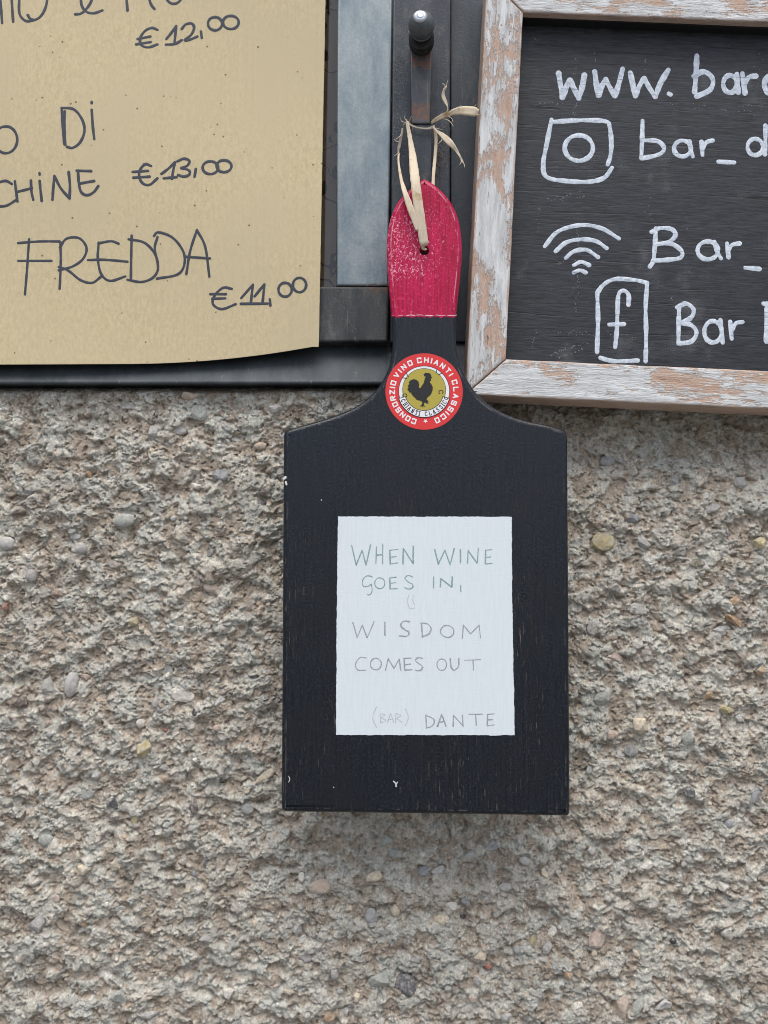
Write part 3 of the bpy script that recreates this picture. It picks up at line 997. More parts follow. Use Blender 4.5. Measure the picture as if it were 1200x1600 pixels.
# the head's rubbed bright flat
mb = MB()
MT = Matrix.Translation((-0.0007, -0.0205, 0)) @ Matrix.Rotation(math.radians(-13), 4, 'X')
lathe(mb, [(0.0040, 0.0060), (0.0041, 0.0068), (0.0036, 0.0074), (0.0026, 0.0078), (0.0014, 0.0079)], MT, 30)
mb.build('worn_tip', m_plain('rubbed_bright_steel', (0.46, 0.49, 0.54), 0.45, 0.3, 700, 0.5, 0.6, 0.5, 0.0003), kn)

# dust and cobweb crumbs caught on the post
mb = MB()
rs = random.Random(11)
def crumb(p, s):
    vs = [mb.vert(p + Vector((rs.uniform(-s, s), rs.uniform(-s, s), rs.uniform(-s, s)))) for _ in range(4)]
    for t in ((0, 1, 2), (0, 2, 3), (0, 3, 1), (1, 3, 2)):
        mb.face([vs[i] for i in t], False)
for _ in range(900):
    c = rs.random()
    if c < .5:
        px, py = rs.gauss(622, 6), rs.gauss(190, 60)
    elif c < .85:
        px, py = rs.gauss(688, 9), rs.gauss(240, 24)
    else:
        px, py = rs.uniform(612, 703), rs.uniform(10, 330)
    if px < 611 or px > 703 or py > 330 or py < 0 or 641 < px < 675:
        continue
    crumb(W(px, py, -0.0183) - wo_, rs.uniform(0.00012, 0.00042))
for _ in range(260):
    px = 607 - abs(rs.gauss(0, 16)); py = 446 - abs(rs.gauss(0, 2.2)) * (1.6 if px > 595 else .6)
    crumb(W(px, py, -0.0186) - wo_, rs.uniform(0.00015, 0.0005))
mb.build('cobweb_dust', m_plain('grey_dust', (0.30, 0.29, 0.27), 0.9, 0.4, 900), win, kind='stuff')
mb = MB()
for _ in range(120):
    px, py = rs.gauss(688, 9), rs.gauss(235, 26)
    if not 677 < px < 702: continue
    a = W(px, py, -0.0185 - rs.uniform(0, .003)) - wo_
    t = Vector((rs.gauss(0, 1), rs.gauss(0, .3), rs.gauss(0, 1))).normalized()
    L = rs.uniform(.001, .004)
    q = [a, a + t * L * .5 + Vector((0, -.0005, rs.uniform(-.0006, .0006))), a + t * L]
    n_ = Vector((-t.z, 0, t.x)) * 0.00007
    vs = [mb.vert(v + n_ * s) for v in q for s in (-1, 1)]
    mb.face((vs[0], vs[1], vs[3], vs[2])); mb.face((vs[2], vs[3], vs[5], vs[4]))
mb.build('cobweb_threads', m_plain('brown_fluff', (0.20, 0.15, 0.11), 0.9, 0.4, 900), win, kind='stuff')

# ---------------------------------------------------------------- kraft paper menu
def paper_y(x, z):
    zb = W(300, 560, -0.026).z
    h = z - zb
    return -0.0228  - 0.0012 * math.sin(x * 26 + 0.8) - 0.0007 * math.sin(h * 31 + x * 14)
def onpaper(px, py):
    y = -0.026
    for _ in range(3):
        p = W(px, py, y)
        y = paper_y(p.x, p.z)
    return W(px, py, y)
pap = empty('paper_menu', Matrix.Translation(onpaper(300, 555)), 'tan kraft paper menu sheet with handwritten euro prices', 'menu')
po = pap.location.copy()
mb = MB()
NI, NJ = 90, 80
def bottom_py(px):
    t = max(0.0, (px - 200) / 298.0)
    return 569.5 - 0.004 * (px) - 25.5 * t ** 2.1
rs = random.Random(4)
grid = []
for side in (0, 1):
    g = []
    for j in range(NJ + 1):
        row = []
        for i in range(NI + 1):
            s, t = i / NI, j / NJ
            top = -260
            pxg = -420 + s * (510 + 420)
            bp = bottom_py(min(pxg, 498.5))
            py = top + t * (bp - top)
            xr_ = 508.5 - 0.0195 * max(py, -200)
            px = -420 + s * (xr_ + 420)
            if i == NI: px += rs.uniform(-.25, .25)
            p = onpaper(px, py) - po
            p.y += 0.00025 * side
            row.append(mb.vert(p))
        g.append(row)
    grid.append(g)
for s in (0, 1):
    for j in range(NJ):
        for i in range(NI):
            q = (grid[s][j][i], grid[s][j][i + 1], grid[s][j + 1][i + 1], grid[s][j + 1][i])
            mb.face(q if s else q[::-1])
for j in range(NJ):
    for i in (0, NI):
        mb.face([mb.vert(mb.v[k]) for k in (grid[0][j][i], grid[0][j + 1][i], grid[1][j + 1][i], grid[1][j][i])], False)
for i in range(NI):
    for j in (0, NJ):
        mb.face([mb.vert(mb.v[k]) for k in (grid[0][j][i], grid[0][j][i + 1], grid[1][j][i + 1], grid[1][j][i])], False)
mb.build('sheet', m_kraft(), pap)
INK = m_plain('slate_marker_ink', (0.052, 0.060, 0.078), 0.6, 0.25, 250, 0.3)
def ink_word(label, ox, oy, s, strokes, wd=4.6):
    mb = MB()
    for k, st in enumerate(strokes):
        pts = []
        for (x, y) in st:
            q = onpaper(ox + x * s, oy + y * s)
            pts.append((q.x - po.x, q.z - po.z))
        stroke(mb, pts, wd * 0.00037, 0.00006, 0, wvar=0.16,
               surf=lambda x, z, k=k: paper_y(x + po.x, z + po.z) - po.y - 0.00004 - 0.000006 * k)
    return mb.build('handwriting', INK, pap, label=label)
T = 1 / 3
ink_word('cut off first word', 0, 0, T, [[(-8, -120), (2, 0), (10, 108)], [(50, -120), (55, 0), (62, 102)],
    [(100, -60), (90, 10), (92, 65), (115, 95), (145, 98), (185, 82), (212, 40), (222, -20), (205, -75), (160, -95), (115, -75)], [(130, 70), (140, 86), (155, 92)]])
ink_word('single letter e', 0, 0, T, [[(352, 67), (378, 64), (405, 42), (428, 5), (432, -35), (405, -55), (382, -20), (383, 25), (405, 55), (440, 62), (480, 49)]])
ink_word('cut off second word', 0, 0, T, [[(588, -110), (592, -20), (598, 50)], [(660, -100), (690, -30), (708, 20), (724, 42)], ell(815, -38, 42, 56)])
ink_word('price twelve euro', 0, 0, T, [[(738, 140), (712, 131), (680, 145), (658, 178), (662, 210), (695, 222), (738, 208)], [(645, 183), (705, 171)], [(638, 208), (706, 197)],
    [(780, 183), (805, 152), (826, 122)], [(826, 122), (822, 160), (818, 203)], [(778, 209), (820, 206), (852, 188)],
    [(852, 136), (870, 115), (898, 110), (910, 130), (897, 162), (866, 189), (895, 184), (925, 171)], [(942, 148), (946, 178)], ell(1008, 111, 33, 31), ell(1082, 105, 37, 31)])
ink_word('letter o', 0, 140, T, [ell(27, 235, 54, 63)])
ink_word('word di', 0, 140, T, [[(303, 102), (302, 180), (306, 258)], [(289, 86), (294, 170), (302, 256)], [(289, 86), (345, 92), (385, 140), (396, 195), (375, 248), (340, 273), (314, 268)],
    [(430, 95), (435, 170), (442, 232)], [(430, 58), (430, 64)]])
ink_word('word ending in chine', 0, 140, T, [[(56, 442), (25, 428), (-12, 442), (-42, 490), (-20, 540), (28, 545), (78, 516)], [(70, 430), (76, 480), (82, 524)], [(80, 480), (150, 462)], [(145, 426), (148, 480), (156, 516)],
    [(186, 428), (190, 470), (196, 522)], [(185, 392), (186, 398)], [(246, 516), (250, 460), (255, 405)], [(255, 405), (285, 462), (326, 510)], [(326, 510), (328, 450), (322, 386)],
    [(360, 380), (428, 382)], [(366, 380), (370, 440), (382, 482), (410, 495), (440, 480), (461, 452)], [(376, 440), (442, 428)]])
ink_word('price thirteen euro', 0, 140, T, [[(708, 358), (682, 350), (657, 375), (653, 410), (670, 440), (702, 446), (738, 416)], [(622, 386), (694, 381)], [(625, 413), (702, 408)],
    [(757, 395), (790, 370), (820, 340)], [(820, 340), (812, 380), (806, 418)], [(768, 416), (828, 410)], [(832, 336), (862, 324), (888, 334), (878, 356), (850, 368)],
    [(850, 368), (885, 378), (888, 398), (862, 408), (835, 400)], [(918, 372), (912, 408)], ell(986, 366, 36, 30), ell(1050, 359, 35, 28)])
T2 = 520 / 1200
ink_word('large word fredda', 0, 340, T2, [[(65, 92), (140, 86), (215, 86)], [(105, 78), (98, 180), (90, 277)], [(66, 156), (186, 156)],
    [(218, 88), (219, 170), (215, 257)], [(216, 108), (240, 76), (285, 74), (312, 108), (300, 148), (262, 176), (212, 190)], [(212, 178), (245, 190), (290, 225), (332, 235), (366, 212)],
    [(355, 93), (400, 85), (428, 94)], [(356, 90), (353, 150), (366, 205), (398, 228), (452, 212)], [(318, 153), (380, 152), (460, 159)],
    [(475, 65), (473, 150), (472, 224)], [(464, 78), (520, 90), (558, 130), (570, 182), (552, 216), (510, 232), (460, 224)],
    [(568, 70), (558, 110), (568, 160), (570, 190)], [(555, 66), (572, 53), (622, 72), (660, 120), (665, 168), (640, 205), (566, 220)],
    [(672, 203), (686, 120), (710, 45)], [(710, 45), (740, 105), (755, 213)], [(668, 141), (757, 147)]], 4.2)
ink_word('price eleven euro', 0, 340, T2, [[(836, 257), (805, 253), (775, 280), (768, 312), (800, 330), (850, 312)], [(758, 276), (815, 276)], [(765, 293), (812, 291)],
    [(870, 290), (912, 242)], [(912, 242), (908, 275), (905, 305)], [(918, 284), (953, 241)], [(953, 241), (950, 275), (947, 305)], [(868, 311), (965, 310)], [(973, 295), (975, 317)],
    ell(1028, 260, 24, 25), ell(1080, 243, 24, 26)], 4.4)

# ---------------------------------------------------------------- framed chalkboard
CF = Frame(W(727, 617, -0.035), 0, math.radians(2.7))
chalk = empty('chalkboard', CF.M, 'framed black chalkboard with white handwriting, upper right', 'chalkboard')
def C(px, py, y=0.0):
    p = CF.at(px, py, y)
    return (p.x, p.z)
TH = 0.023
TL, BL, iTL, iBL = (760.5, -38), (727, 617), (818, 19), (791, 560.5)
TR, BR, iTR, iBR = (1562, 0), (1545, 655), (1500, 47), (1485, 592)
def shrink(poly, d):
    p = [Vector(q) for q in poly]
    nn = inward(p)
    return [(p[i] + nn[i] * d) for i in range(len(p))]
def rail(name, pts, mat, seed):
    poly = rough_poly(shrink([C(*q) for q in pts], 0.00018), 0.0035, 0.00010, seed)
    mb = MB()
    slab(mb, poly, 0.0, TH, 0.0011, 3, inner=0.0012, side=1.7, rim=0.75)
    return mb.build(name, mat, chalk, edge=True)
rail('left_rail', [TL, iTL, iBL, BL], m_frame(False, 1.3), 1)
rail('bottom_rail', [BL, iBL, iBR, BR], m_frame(True, 2.9), 2)
rail('top_rail', [TL, TR, iTR, iTL], m_frame(True, 4.1), 3)
rail('right_rail', [TR, BR, iBR, iTR], m_frame(False, 5.7), 4)
PY = 0.0125
SHADE = m_plain('shade_band_black', (0.010, 0.011, 0.012), 0.6, 0.2, 500)  # black strips stand in for the shadow band below the top rail
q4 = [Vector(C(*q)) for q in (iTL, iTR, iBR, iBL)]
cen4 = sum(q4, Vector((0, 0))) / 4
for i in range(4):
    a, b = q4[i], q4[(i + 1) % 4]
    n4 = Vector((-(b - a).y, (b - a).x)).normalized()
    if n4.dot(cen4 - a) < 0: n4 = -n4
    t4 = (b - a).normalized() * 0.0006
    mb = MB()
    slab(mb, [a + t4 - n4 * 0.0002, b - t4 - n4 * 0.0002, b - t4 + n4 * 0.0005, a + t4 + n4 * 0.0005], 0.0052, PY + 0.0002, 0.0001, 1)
    mb.build('shade_strip', SHADE, chalk)
mb = MB()
cpts = [C(*q) for q in ((803, 5), (1512, 30), (1500, 606), (777, 574))]
slab(mb, cpts, PY, PY + 0.005, 0.0003, 1)
mb.build('writing_panel', m_chalkboard(), chalk)
CH = m_chalk()
def chalk_word(label, ox, oy, strokes, wd=7.2, mat=None):
    mb = MB()
    for k, st in enumerate(strokes):
        stroke(mb, [C(ox + x * .4, oy + y * .4, PY) for x, y in st], wd * 0.00039, 0.00009, PY - 0.00001 * (k % 7), wvar=0.22)
    return mb.build('chalk_lettering', mat or CH, chalk, label=label)
def L2(*p): return list(p)
chalk_word('www and a dot', 720, 0, [[(382, 285), (390, 335), (397, 382)], [(397, 382), (412, 340), (426, 312)], [(426, 312), (444, 350), (461, 384)], [(461, 384), (474, 340), (483, 292)],
    [(523, 280), (530, 330), (538, 374)], [(538, 374), (552, 335), (566, 310)], [(566, 310), (584, 345), (602, 375)], [(602, 375), (618, 325), (632, 270)],
    [(662, 285), (672, 330), (682, 375)], [(682, 375), (698, 335), (716, 306)], [(716, 306), (738, 345), (760, 378)], [(760, 378), (780, 325), (810, 274)], [(814, 367), (818, 369)]], 8.4)
chalk_word('bar with a cut off letter', 720, 0, [[(922, 218), (918, 300), (913, 360)], [(910, 298), (950, 280), (984, 308), (974, 350), (920, 377)],
    ell(1052, 328, 27, 34, -60, 340), [(1078, 290), (1080, 330), (1084, 362)], [(1100, 288), (1106, 330), (1110, 365)], [(1108, 330), (1125, 302), (1154, 297)],
    [(1225, 292), (1198, 300), (1186, 330), (1198, 362), (1228, 366)]], 8.0)
chalk_word('rounded square camera icon', 720, 0, [[(358, 476), (470, 470), (565, 474), (582, 500), (588, 560), (584, 610), (574, 642)],
    [(354, 468), (336, 560), (322, 640), (334, 690), (400, 706), (500, 710), (560, 694), (590, 656)], ell(461, 578, 55, 50, -95, 362)], 7.0)
chalk_word('bar underscore d', 720, 0, [[(710, 472), (708, 550), (705, 618)], [(712, 548), (770, 552), (794, 580), (772, 604), (706, 619)], ell(866, 580, 33, 31, -40, 345), [(893, 552), (898, 585), (906, 611)],
    [(940, 553), (944, 605)], [(945, 582), (960, 556), (984, 549)], [(1006, 632), (1068, 635)], ell(1150, 574, 30, 32, -50, 340), [(1190, 490), (1190, 550), (1188, 604)]], 6.8)
chalk_word('wireless signal icon', 720, 320, [[(328, 162), (380, 104), (470, 79), (550, 92), (618, 132)], [(370, 182), (412, 147), (470, 135), (528, 142), (570, 170)],
    [(410, 208), (440, 183), (490, 176), (537, 205)], [(442, 236), (470, 223), (502, 236)], [(441, 265), (465, 256), (488, 265)]], 6.4)
chalk_word('Bar underscore', 720, 320, [[(762, 92), (758, 160), (752, 218), (738, 242)], [(745, 106), (780, 91), (825, 96), (838, 120), (812, 145), (765, 154)], [(765, 154), (822, 152), (862, 180), (860, 205), (820, 214), (750, 218)],
    ell(965, 178, 40, 35, -40, 345), [(990, 145), (1000, 180), (1016, 209)], [(1040, 152), (1046, 206)], [(1045, 178), (1060, 157), (1090, 151)], [(1112, 246), (1168, 251)]], 6.8)
chalk_word('phone shaped icon with letter f', 720, 320, [[(532, 345), (560, 310), (605, 290), (680, 294), (728, 305)], [(533, 350), (536, 450), (532, 576)], [(728, 305), (722, 400), (724, 500), (722, 612)], [(545, 598), (600, 611), (692, 608)],
    [(655, 392), (655, 352), (635, 335), (616, 352), (612, 420), (610, 480), (603, 556)], [(580, 468), (638, 466)]], 6.6)
chalk_word('Bar and a cut off D', 720, 320, [[(853, 395), (851, 470), (850, 540)], [(845, 401), (880, 386), (909, 408), (900, 440), (860, 462)], [(860, 462), (900, 470), (921, 500), (900, 534), (850, 542)],
    ell(985, 496, 34, 42, -60, 342), [(1014, 450), (1018, 490), (1023, 538)], [(1052, 457), (1058, 523)], [(1058, 490), (1075, 463), (1100, 458)],
    [(1196, 385), (1194, 460), (1192, 532)], [(1182, 386), (1245, 400), (1268, 460), (1242, 515), (1194, 536)]], 6.8)
# rubbed chalk traces and drips
mb = MB()
rs = random.Random(21)
for x, y, dx, dy, n_, d_ in ((900, 88, -3, 30, 9, 1), (900, 160, -4, 26, 7, 1), (930, 80, 0, 16, 5, 1), (1008, 90, 0, 26, 6, 1), (841, 324, 0, 40, 10, 1), (903, 352, 0, 108, 22, 1), (899, 462, 0, 24, 7, 1),
                             (865, 520, 130, 4, 34, 3), (855, 557, 60, -22, 26, 1), (870, 560, 42, -16, 22, 1), (840, 160, 40, 2, 12, 1), (860, 310, 60, -8, 22, 3), (1040, 165, 150, 8, 24, 5), (865, 412, 40, -4, 10, 1),
                             (836, 63, 5, -1, 4, 1), (1050, 470, 0, -10, 5, 1), (830, 545, 8, -30, 9, 1), (1100, 20, 80, 90, 12, 12), (1000, 330, 140, 20, 12, 10)):
    for k in range(n_):
        t = rs.random()
        px, py = x + dx * t + rs.gauss(0, d_), y + dy * t + rs.gauss(0, d_)
        q = C(px, py, PY)
        L = rs.uniform(0.0001, 0.0007)
        a = math.atan2(-dy, dx) + rs.gauss(0, .3)
        stroke(mb, [q, (q[0] + L * math.cos(a), q[1] + L * math.sin(a))], rs.uniform(.00015, .0004), 0.00004, PY, smooth=2)
mb.build('chalk_traces', m_plain('rubbed_chalk', (0.26, 0.27, 0.285), 0.9, 0.3, 900), chalk, kind='stuff')

# ---------------------------------------------------------------- cutting board
BF = Frame(W(662, 612, -0.0462), math.radians(-1.9), 0)
board = empty('cutting_board', BF.M, 'black paddle shaped cutting board with red handle end and white painted square', 'cutting board')
def B(px, py, y=0.0):
    p = BF.at(px, py, y)
    return Vector((p.x, p.z))
left = catmull([(663, 277.5), (652, 284), (637, 297), (623, 312), (613, 331), (607.5, 352), (604.5, 375), (604.5, 398), (606.5, 430), (609.5, 465), (612, 493)], 4)
left2 = catmull([(612, 493), (613.5, 520), (613, 542), (609.5, 566), (601, 588), (588, 608), (570, 625), (547, 639), (520, 650), (490, 659), (462, 667), (449, 671)], 4)
corner = [(445.5, 673), (443.5, 676), (442.8, 682), (442.3, 760), (441.5, 900), (440.5, 1080), (439.2, 1255), (439.2, 1263), (441, 1267.5), (446, 1269.5), (560, 1271), (668, 1272.5), (780, 1274), (883, 1276), (888, 1275.5), (890.5, 1273), (891.2, 1266),
          (890.6, 1150), (889.6, 1000), (888.3, 820), (887.4, 690), (886.6, 679), (884.5, 673.5), (880, 670.5)]
right2 = catmull([(880, 670.5), (856, 663), (825, 657), (795, 647.5), (768, 633.5), (746, 614.5), (730.5, 592), (720.5, 568), (714.5, 545), (712.5, 520), (713, 493)], 4)
right = catmull([(713, 493), (716.5, 460), (720.5, 422), (722.3, 395), (721.3, 368), (716.5, 340), (706.5, 317), (692.5, 299), (678, 286), (663, 277.5)], 4)
full = left[:-1] + left2[:-1] + [Vector(c) for c in corner] + right2[1:-1] + right[:-1]
pts = [B(p[0], p[1]) for p in full]
nl = len(left) - 1
nr = len(full) - (len(right) - 1)
nn = inward(pts)
BT, BV = 0.0105, 0.0026
red_idx = list(range(nr, len(full))) + list(range(0, nl + 1))
blk_idx = list(range(nl, nr + 1))
def board_part(name, ids, mat, hole=None, label=None):
    mb = MB()
    rings = [(BV * 0.8, BT, 0), (0, BT - BV * 0.8, 0), (0, BV, 0.3)]
    for k in range(1, 6):
        a = math.pi / 2 * k / 5
        rings.append((BV * (1 - math.cos(a)), BV * (1 - math.sin(a)), (0.3, 0.3, 0.5, 0.8, 1.0)[k - 1]))
    rings.append((BV + 0.0005, 0, 0.55))
    rings.append((BV + 0.0014, 0, 0.0))
    idx = []
    for off, y, e in rings:
        row = []
        for i in ids:
            p = pts[i] + nn[i] * off
            if i in (nl, nr):
                p = Vector((pts[i].x + (1 if i == nl else -1) * off, pts[i].y))
            row.append(mb.vert((p.x, y, p.y), e))
        idx.append(row)
    m = len(ids)
    for r_ in range(len(rings) - 1):
        for i in range(m - 1):
            mb.face((idx[r_][i], idx[r_][i + 1], idx[r_ + 1][i + 1], idx[r_ + 1][i]), True)
    for ring, y in ((idx[-1], 0.0), (idx[0], BT)):
        loops = [[Vector((mb.v[i][0], mb.v[i][2], 0)) for i in ring]]
        flat = list(ring)
        if hole:
            loops.append([Vector((p[0], p[1], 0)) for p in hole])
            flat += [mb.vert((p[0], y, p[1]), 0) for p in hole]
            if y == 0.0: hf = flat[len(ring):]
            else: hb = flat[len(ring):]
        for t in tessellate_polygon(loops):
            mb.face([flat[i] for i in t], False)
    if hole:
        k = len(hole)
        for i in range(k):
            j = (i + 1) % k
            mb.face((hf[i], hf[j], hb[j], hb[i]))
    return mb.build(name, mat, board, edge=True, label=label)
hc = B(663, 391)
handle = board_part('handle', red_idx, m_board_red(), circle(hc.x, hc.y, 0.0029, 24), 'glossy crimson handle end with a hanging hole')
body = board_part('board_body', blk_idx, m_board_black())

# ragged foot of the red paint
rs = random.Random(31)
mb = MB()
stroke(mb, [B(613.5 + 3.3 * k, 494.2 + rs.uniform(-.9, .9)) for k in range(30)], 3.2 * .00038, 0.00008, 0.00001, wvar=.5, smooth=3)
mb.build('paint_foot', handle.data.materials[0], handle)
mb = MB()
x = 622.0
while x < 706:
    L = rs.uniform(3, 14)
    stroke(mb, [B(x + L * t, 492.8 + rs.uniform(-.6, .6)) for t in (0, .5, 1)], rs.uniform(.7, 1.7) * .00038, 0.00005, -0.0001, wvar=.4, smooth=3)
    x += L + rs.uniform(1, 9)
mb.build('paint_foot_wear', m_plain('rubbed_pink_paint', (0.72, 0.45, 0.50), 0.6, 0.3, 700), handle, kind='stuff')

# chips and nicks on the board
CHIP = m_plain('bare_pale_chip', (0.62, 0.62, 0.60), 0.8)
for st, wd, yy in (([(443.5, 748), (446, 746)], 4, 0.0), ([(446.5, 753), (447.5, 757)], 3, 0.0), ([(615, 1221), (618, 1224), (619, 1229)], 2.0, 0), ([(621, 1222), (619, 1226)], 1.4, -.00005), ([(451, 1213), (453, 1218), (451, 1222)], 1.0, 0),
               ([(502, 781), (502.4, 781.8)], 1.6, 0), ([(521, 1230), (521.6, 1230.5)], 1.3, 0)):
    mb = MB()
    stroke(mb, [B(*q) for q in st], wd * .00038, 0.00012, yy, smooth=3)
    mb.build('paint_chip', CHIP, board)

# white painted square
lab = rough_poly([B(*q) for q in ((528.2, 807), (799.5, 807.5), (800.5, 950), (804.3, 1148.8), (525.2, 1148.5), (526, 950))], 0.0009, 0.00013, 9)
mb = MB()
slab(mb, lab, -0.00022, 0.0001, 0.0001, 2, back=False)
label_o = mb.build('white_painted_square', m_label(), board)
PN = [m_pencil('grey_pencil', (0.20, 0.23, 0.23), (0.50, 0.54, 0.55)), m_pencil('greenish_pencil', (0.13, 0.24, 0.23), (0.42, 0.54, 0.53)), m_pencil('faint_pencil', (0.40, 0.43, 0.44), (0.62, 0.66, 0.67))]
ZL = 0.275
def pencil(label, strokes, mat, wd=1.55, double=True):
    mb = MB()
    rs = random.Random(label)
    k = 0
    for st in strokes:
        for rep in range(2 if double else 1):
            ox, oy = (0, 0) if rep == 0 else (rs.uniform(-5, 5), rs.uniform(-4, 4))
            P_ = []
            for i, (x, y) in enumerate(st):
                P_.append(B(500 + (x + ox + rs.uniform(-1, 1)) * ZL, 780 + (y + oy + rs.uniform(-1, 1)) * ZL))
            # letters have straight strokes: draw each segment unless it is a curve of many points
            if len(st) <= 5 and not getattr(st, 'curve', False):
                segs = [P_[i:i + 2] for i in range(len(P_) - 1)]
            else:
                segs = [P_]
            for sg in segs:
                k += 1
                stroke(mb, sg, wd * .00038 * (1 if rep == 0 else .6), 0.00003, -0.00023 - 0.000003 * (k % 5), wvar=.3, smooth=4)
    return mb.build('pencil_lettering', PN[mat], label_o, label=label)
class Cv(list):
    curve = True
pencil('WHEN', [[(180, 262), (207, 375), (240, 290), (262, 375), (288, 260)], [(320, 270), (318, 365)], [(355, 256), (355, 365)], [(322, 318), (355, 315)], [(440, 286), (395, 290), (398, 368), (440, 362)], [(397, 330), (432, 325)], [(472, 370), (475, 280), (530, 368), (532, 266)]], 1)
pencil('WINE', [[(650, 285), (672, 370), (708, 290), (738, 372), (762, 280)], [(800, 285), (800, 362)], [(838, 362), (842, 290), (893, 362), (900, 280)], [(976, 286), (940, 290), (938, 368), (978, 365)], [(940, 330), (970, 328)]], 1)
pencil('GOES', [Cv([(296, 442), (268, 436), (243, 460), (246, 495), (272, 496), (292, 482)]), Cv([(292, 482), (296, 520), (284, 543), (270, 542)]), Cv(ell(340, 478, 28, 31)), [(434, 443), (397, 446), (399, 508), (438, 508)], [(400, 478), (430, 475)], Cv([(528, 442), (502, 434), (483, 450), (502, 470), (526, 484), (526, 503), (505, 511), (482, 503)])], 1)
pencil('IN', [[(645, 442), (645, 505)], [(682, 500), (685, 450), (748, 500), (750, 440)], [(798, 490), (800, 525)]], 1)
pencil('erased mark', [Cv([(505, 545), (497, 580), (510, 620), (538, 618)]), Cv([(530, 545), (527, 575), (537, 600)])], 2, 1.2, False)
pencil('WISDOM', [[(188, 700), (212, 785), (240, 715), (268, 785), (308, 695)], [(370, 700), (370, 775)], Cv([(508, 698), (475, 694), (456, 718), (478, 742), (504, 758), (492, 779), (448, 778)]), Cv([(575, 706), (578, 745), (580, 783)]), Cv([(580, 783), (618, 768), (632, 737), (612, 710), (574, 706)]), Cv(ell(722, 750, 38, 34)), [(808, 790), (815, 715), (855, 765), (905, 715), (912, 788)]], 0)
pencil('COMES', [Cv([(262, 902), (228, 900), (202, 938), (216, 970), (258, 970)]), Cv(ell(318, 937, 31, 33)), [(372, 972), (388, 905), (420, 960), (450, 908), (460, 972)], [(520, 903), (480, 905), (482, 972), (525, 970)], [(482, 940), (515, 936)], Cv([(582, 903), (556, 899), (541, 916), (560, 934), (582, 950), (570, 971), (540, 972)])], 0)
pencil('OUT', [Cv(ell(692, 940, 27, 33)), Cv([(740, 905), (742, 950), (760, 973), (784, 952), (788, 905)]), [(822, 915), (912, 912)], [(870, 915), (872, 972)]], 0)
pencil('BAR in brackets', [Cv([(322, 1180), (300, 1240), (322, 1295)]), [(342, 1218), (345, 1270)], Cv([(342, 1218), (370, 1225), (345, 1242)]), Cv([(345, 1242), (375, 1256), (345, 1270)]), [(385, 1268), (402, 1215), (418, 1268)], [(390, 1250), (415, 1248)], [(430, 1268), (432, 1218)], Cv([(432, 1218), (458, 1228), (434, 1245)]), [(434, 1245), (465, 1268)], Cv([(486, 1190), (501, 1240), (485, 1286)])], 2, 1.3, False)
pencil('DANTE', [[(600, 1225), (605, 1300)], Cv([(605, 1300), (640, 1286), (648, 1252), (600, 1226)]), [(665, 1292), (690, 1222), (715, 1290)], [(675, 1265), (708, 1262)], [(755, 1290), (758, 1228), (812, 1288), (808, 1225)], [(848, 1222), (922, 1222)], [(885, 1222), (888, 1285)], [(990, 1220), (950, 1222), (950, 1288), (990, 1282)], [(950, 1255), (982, 1252)]], 0)

# round sticker
sc_ = B(662.7, 611.6)
U = 0.1833 * (B(672.7, 611.6) - B(662.7, 611.6)).x / 10.0       # metres per zoomed photo pixel
def disc(name, r, y, mat, parent, th=0.00008, n=72, cx=0, cz=0, label=None):
    mb = MB()
    slab(mb, circle(sc_.x + cx, sc_.y + cz, r, n), y, y + th, 0.00003, 1, back=False)
    return mb.build(name, mat, parent, label=label)
STK = disc('round_sticker', 330 * U, -0.00012, m_plain('sticker_red', (0.66, 0.035, 0.035), 0.42, 0.08, 300), board, 0.00012, label='round red and white sticker with a black rooster')
WHT = m_plain('sticker_white', (0.76, 0.78, 0.80), 0.45, 0.05, 400)
OLV = m_plain('sticker_olive', (0.42, 0.35, 0.055), 0.45, 0.12, 900)
BLK = m_plain('sticker_black', (0.016, 0.014, 0.014), 0.45, 0.2, 500)
disc('outer_dark_line', 219 * U, -0.00016, BLK, STK, cz=3 * U)
disc('white_ring', 214 * U, -0.00020, WHT, STK, cz=3 * U)
disc('inner_dark_line', 186 * U, -0.00024, BLK, STK, cz=14 * U)
disc('olive_centre', 182 * U, -0.00028, OLV, STK, cz=14 * U)
# ribbon carrying the inner lettering covers the foot of the olive centre
mb = MB()
def pol(th, r): return (sc_.x + math.sin(math.radians(th)) * r * U, sc_.y + math.cos(math.radians(th)) * r * U)
arc_o = [pol(a, 224) for a in np.linspace(106, 254, 40)]
arc_i = [pol(a, 166) for a in np.linspace(254, 106, 40)]
slab(mb, [(x, z) for x, z in arc_o + arc_i], -0.00032, -0.00026, 0.00002, 1, back=False)
ban = mb.build('white_banner', WHT, STK)
mb = MB()
for st in ([pol(a, 166) for a in np.linspace(106, 254, 30)], [pol(a, 224) for a in np.linspace(106, 254, 30)], [pol(106, 166), pol(106, 224)], [pol(254, 166), pol(254, 224)],
           [pol(40, 186), pol(44, 216)], [pol(33, 186), pol(30, 214)], [pol(307, 184), pol(303, 216)], [pol(313, 182), pol(316, 216)]):
    stroke(mb, st, 6 * U, 0.00002, -0.00032, smooth=2)
for cx, cz in ((395 - 560, -(755 - 718)), (703 - 560, -(725 - 718))):
    stroke(mb, [(sc_.x + (cx + 18 * math.cos(a)) * U, sc_.y + (cz + 16 * math.sin(a)) * U) for a in np.linspace(-0.8, 4.2, 9)], 7 * U, 0.00002, -0.00032)
mb.build('banner_outline', BLK, STK)
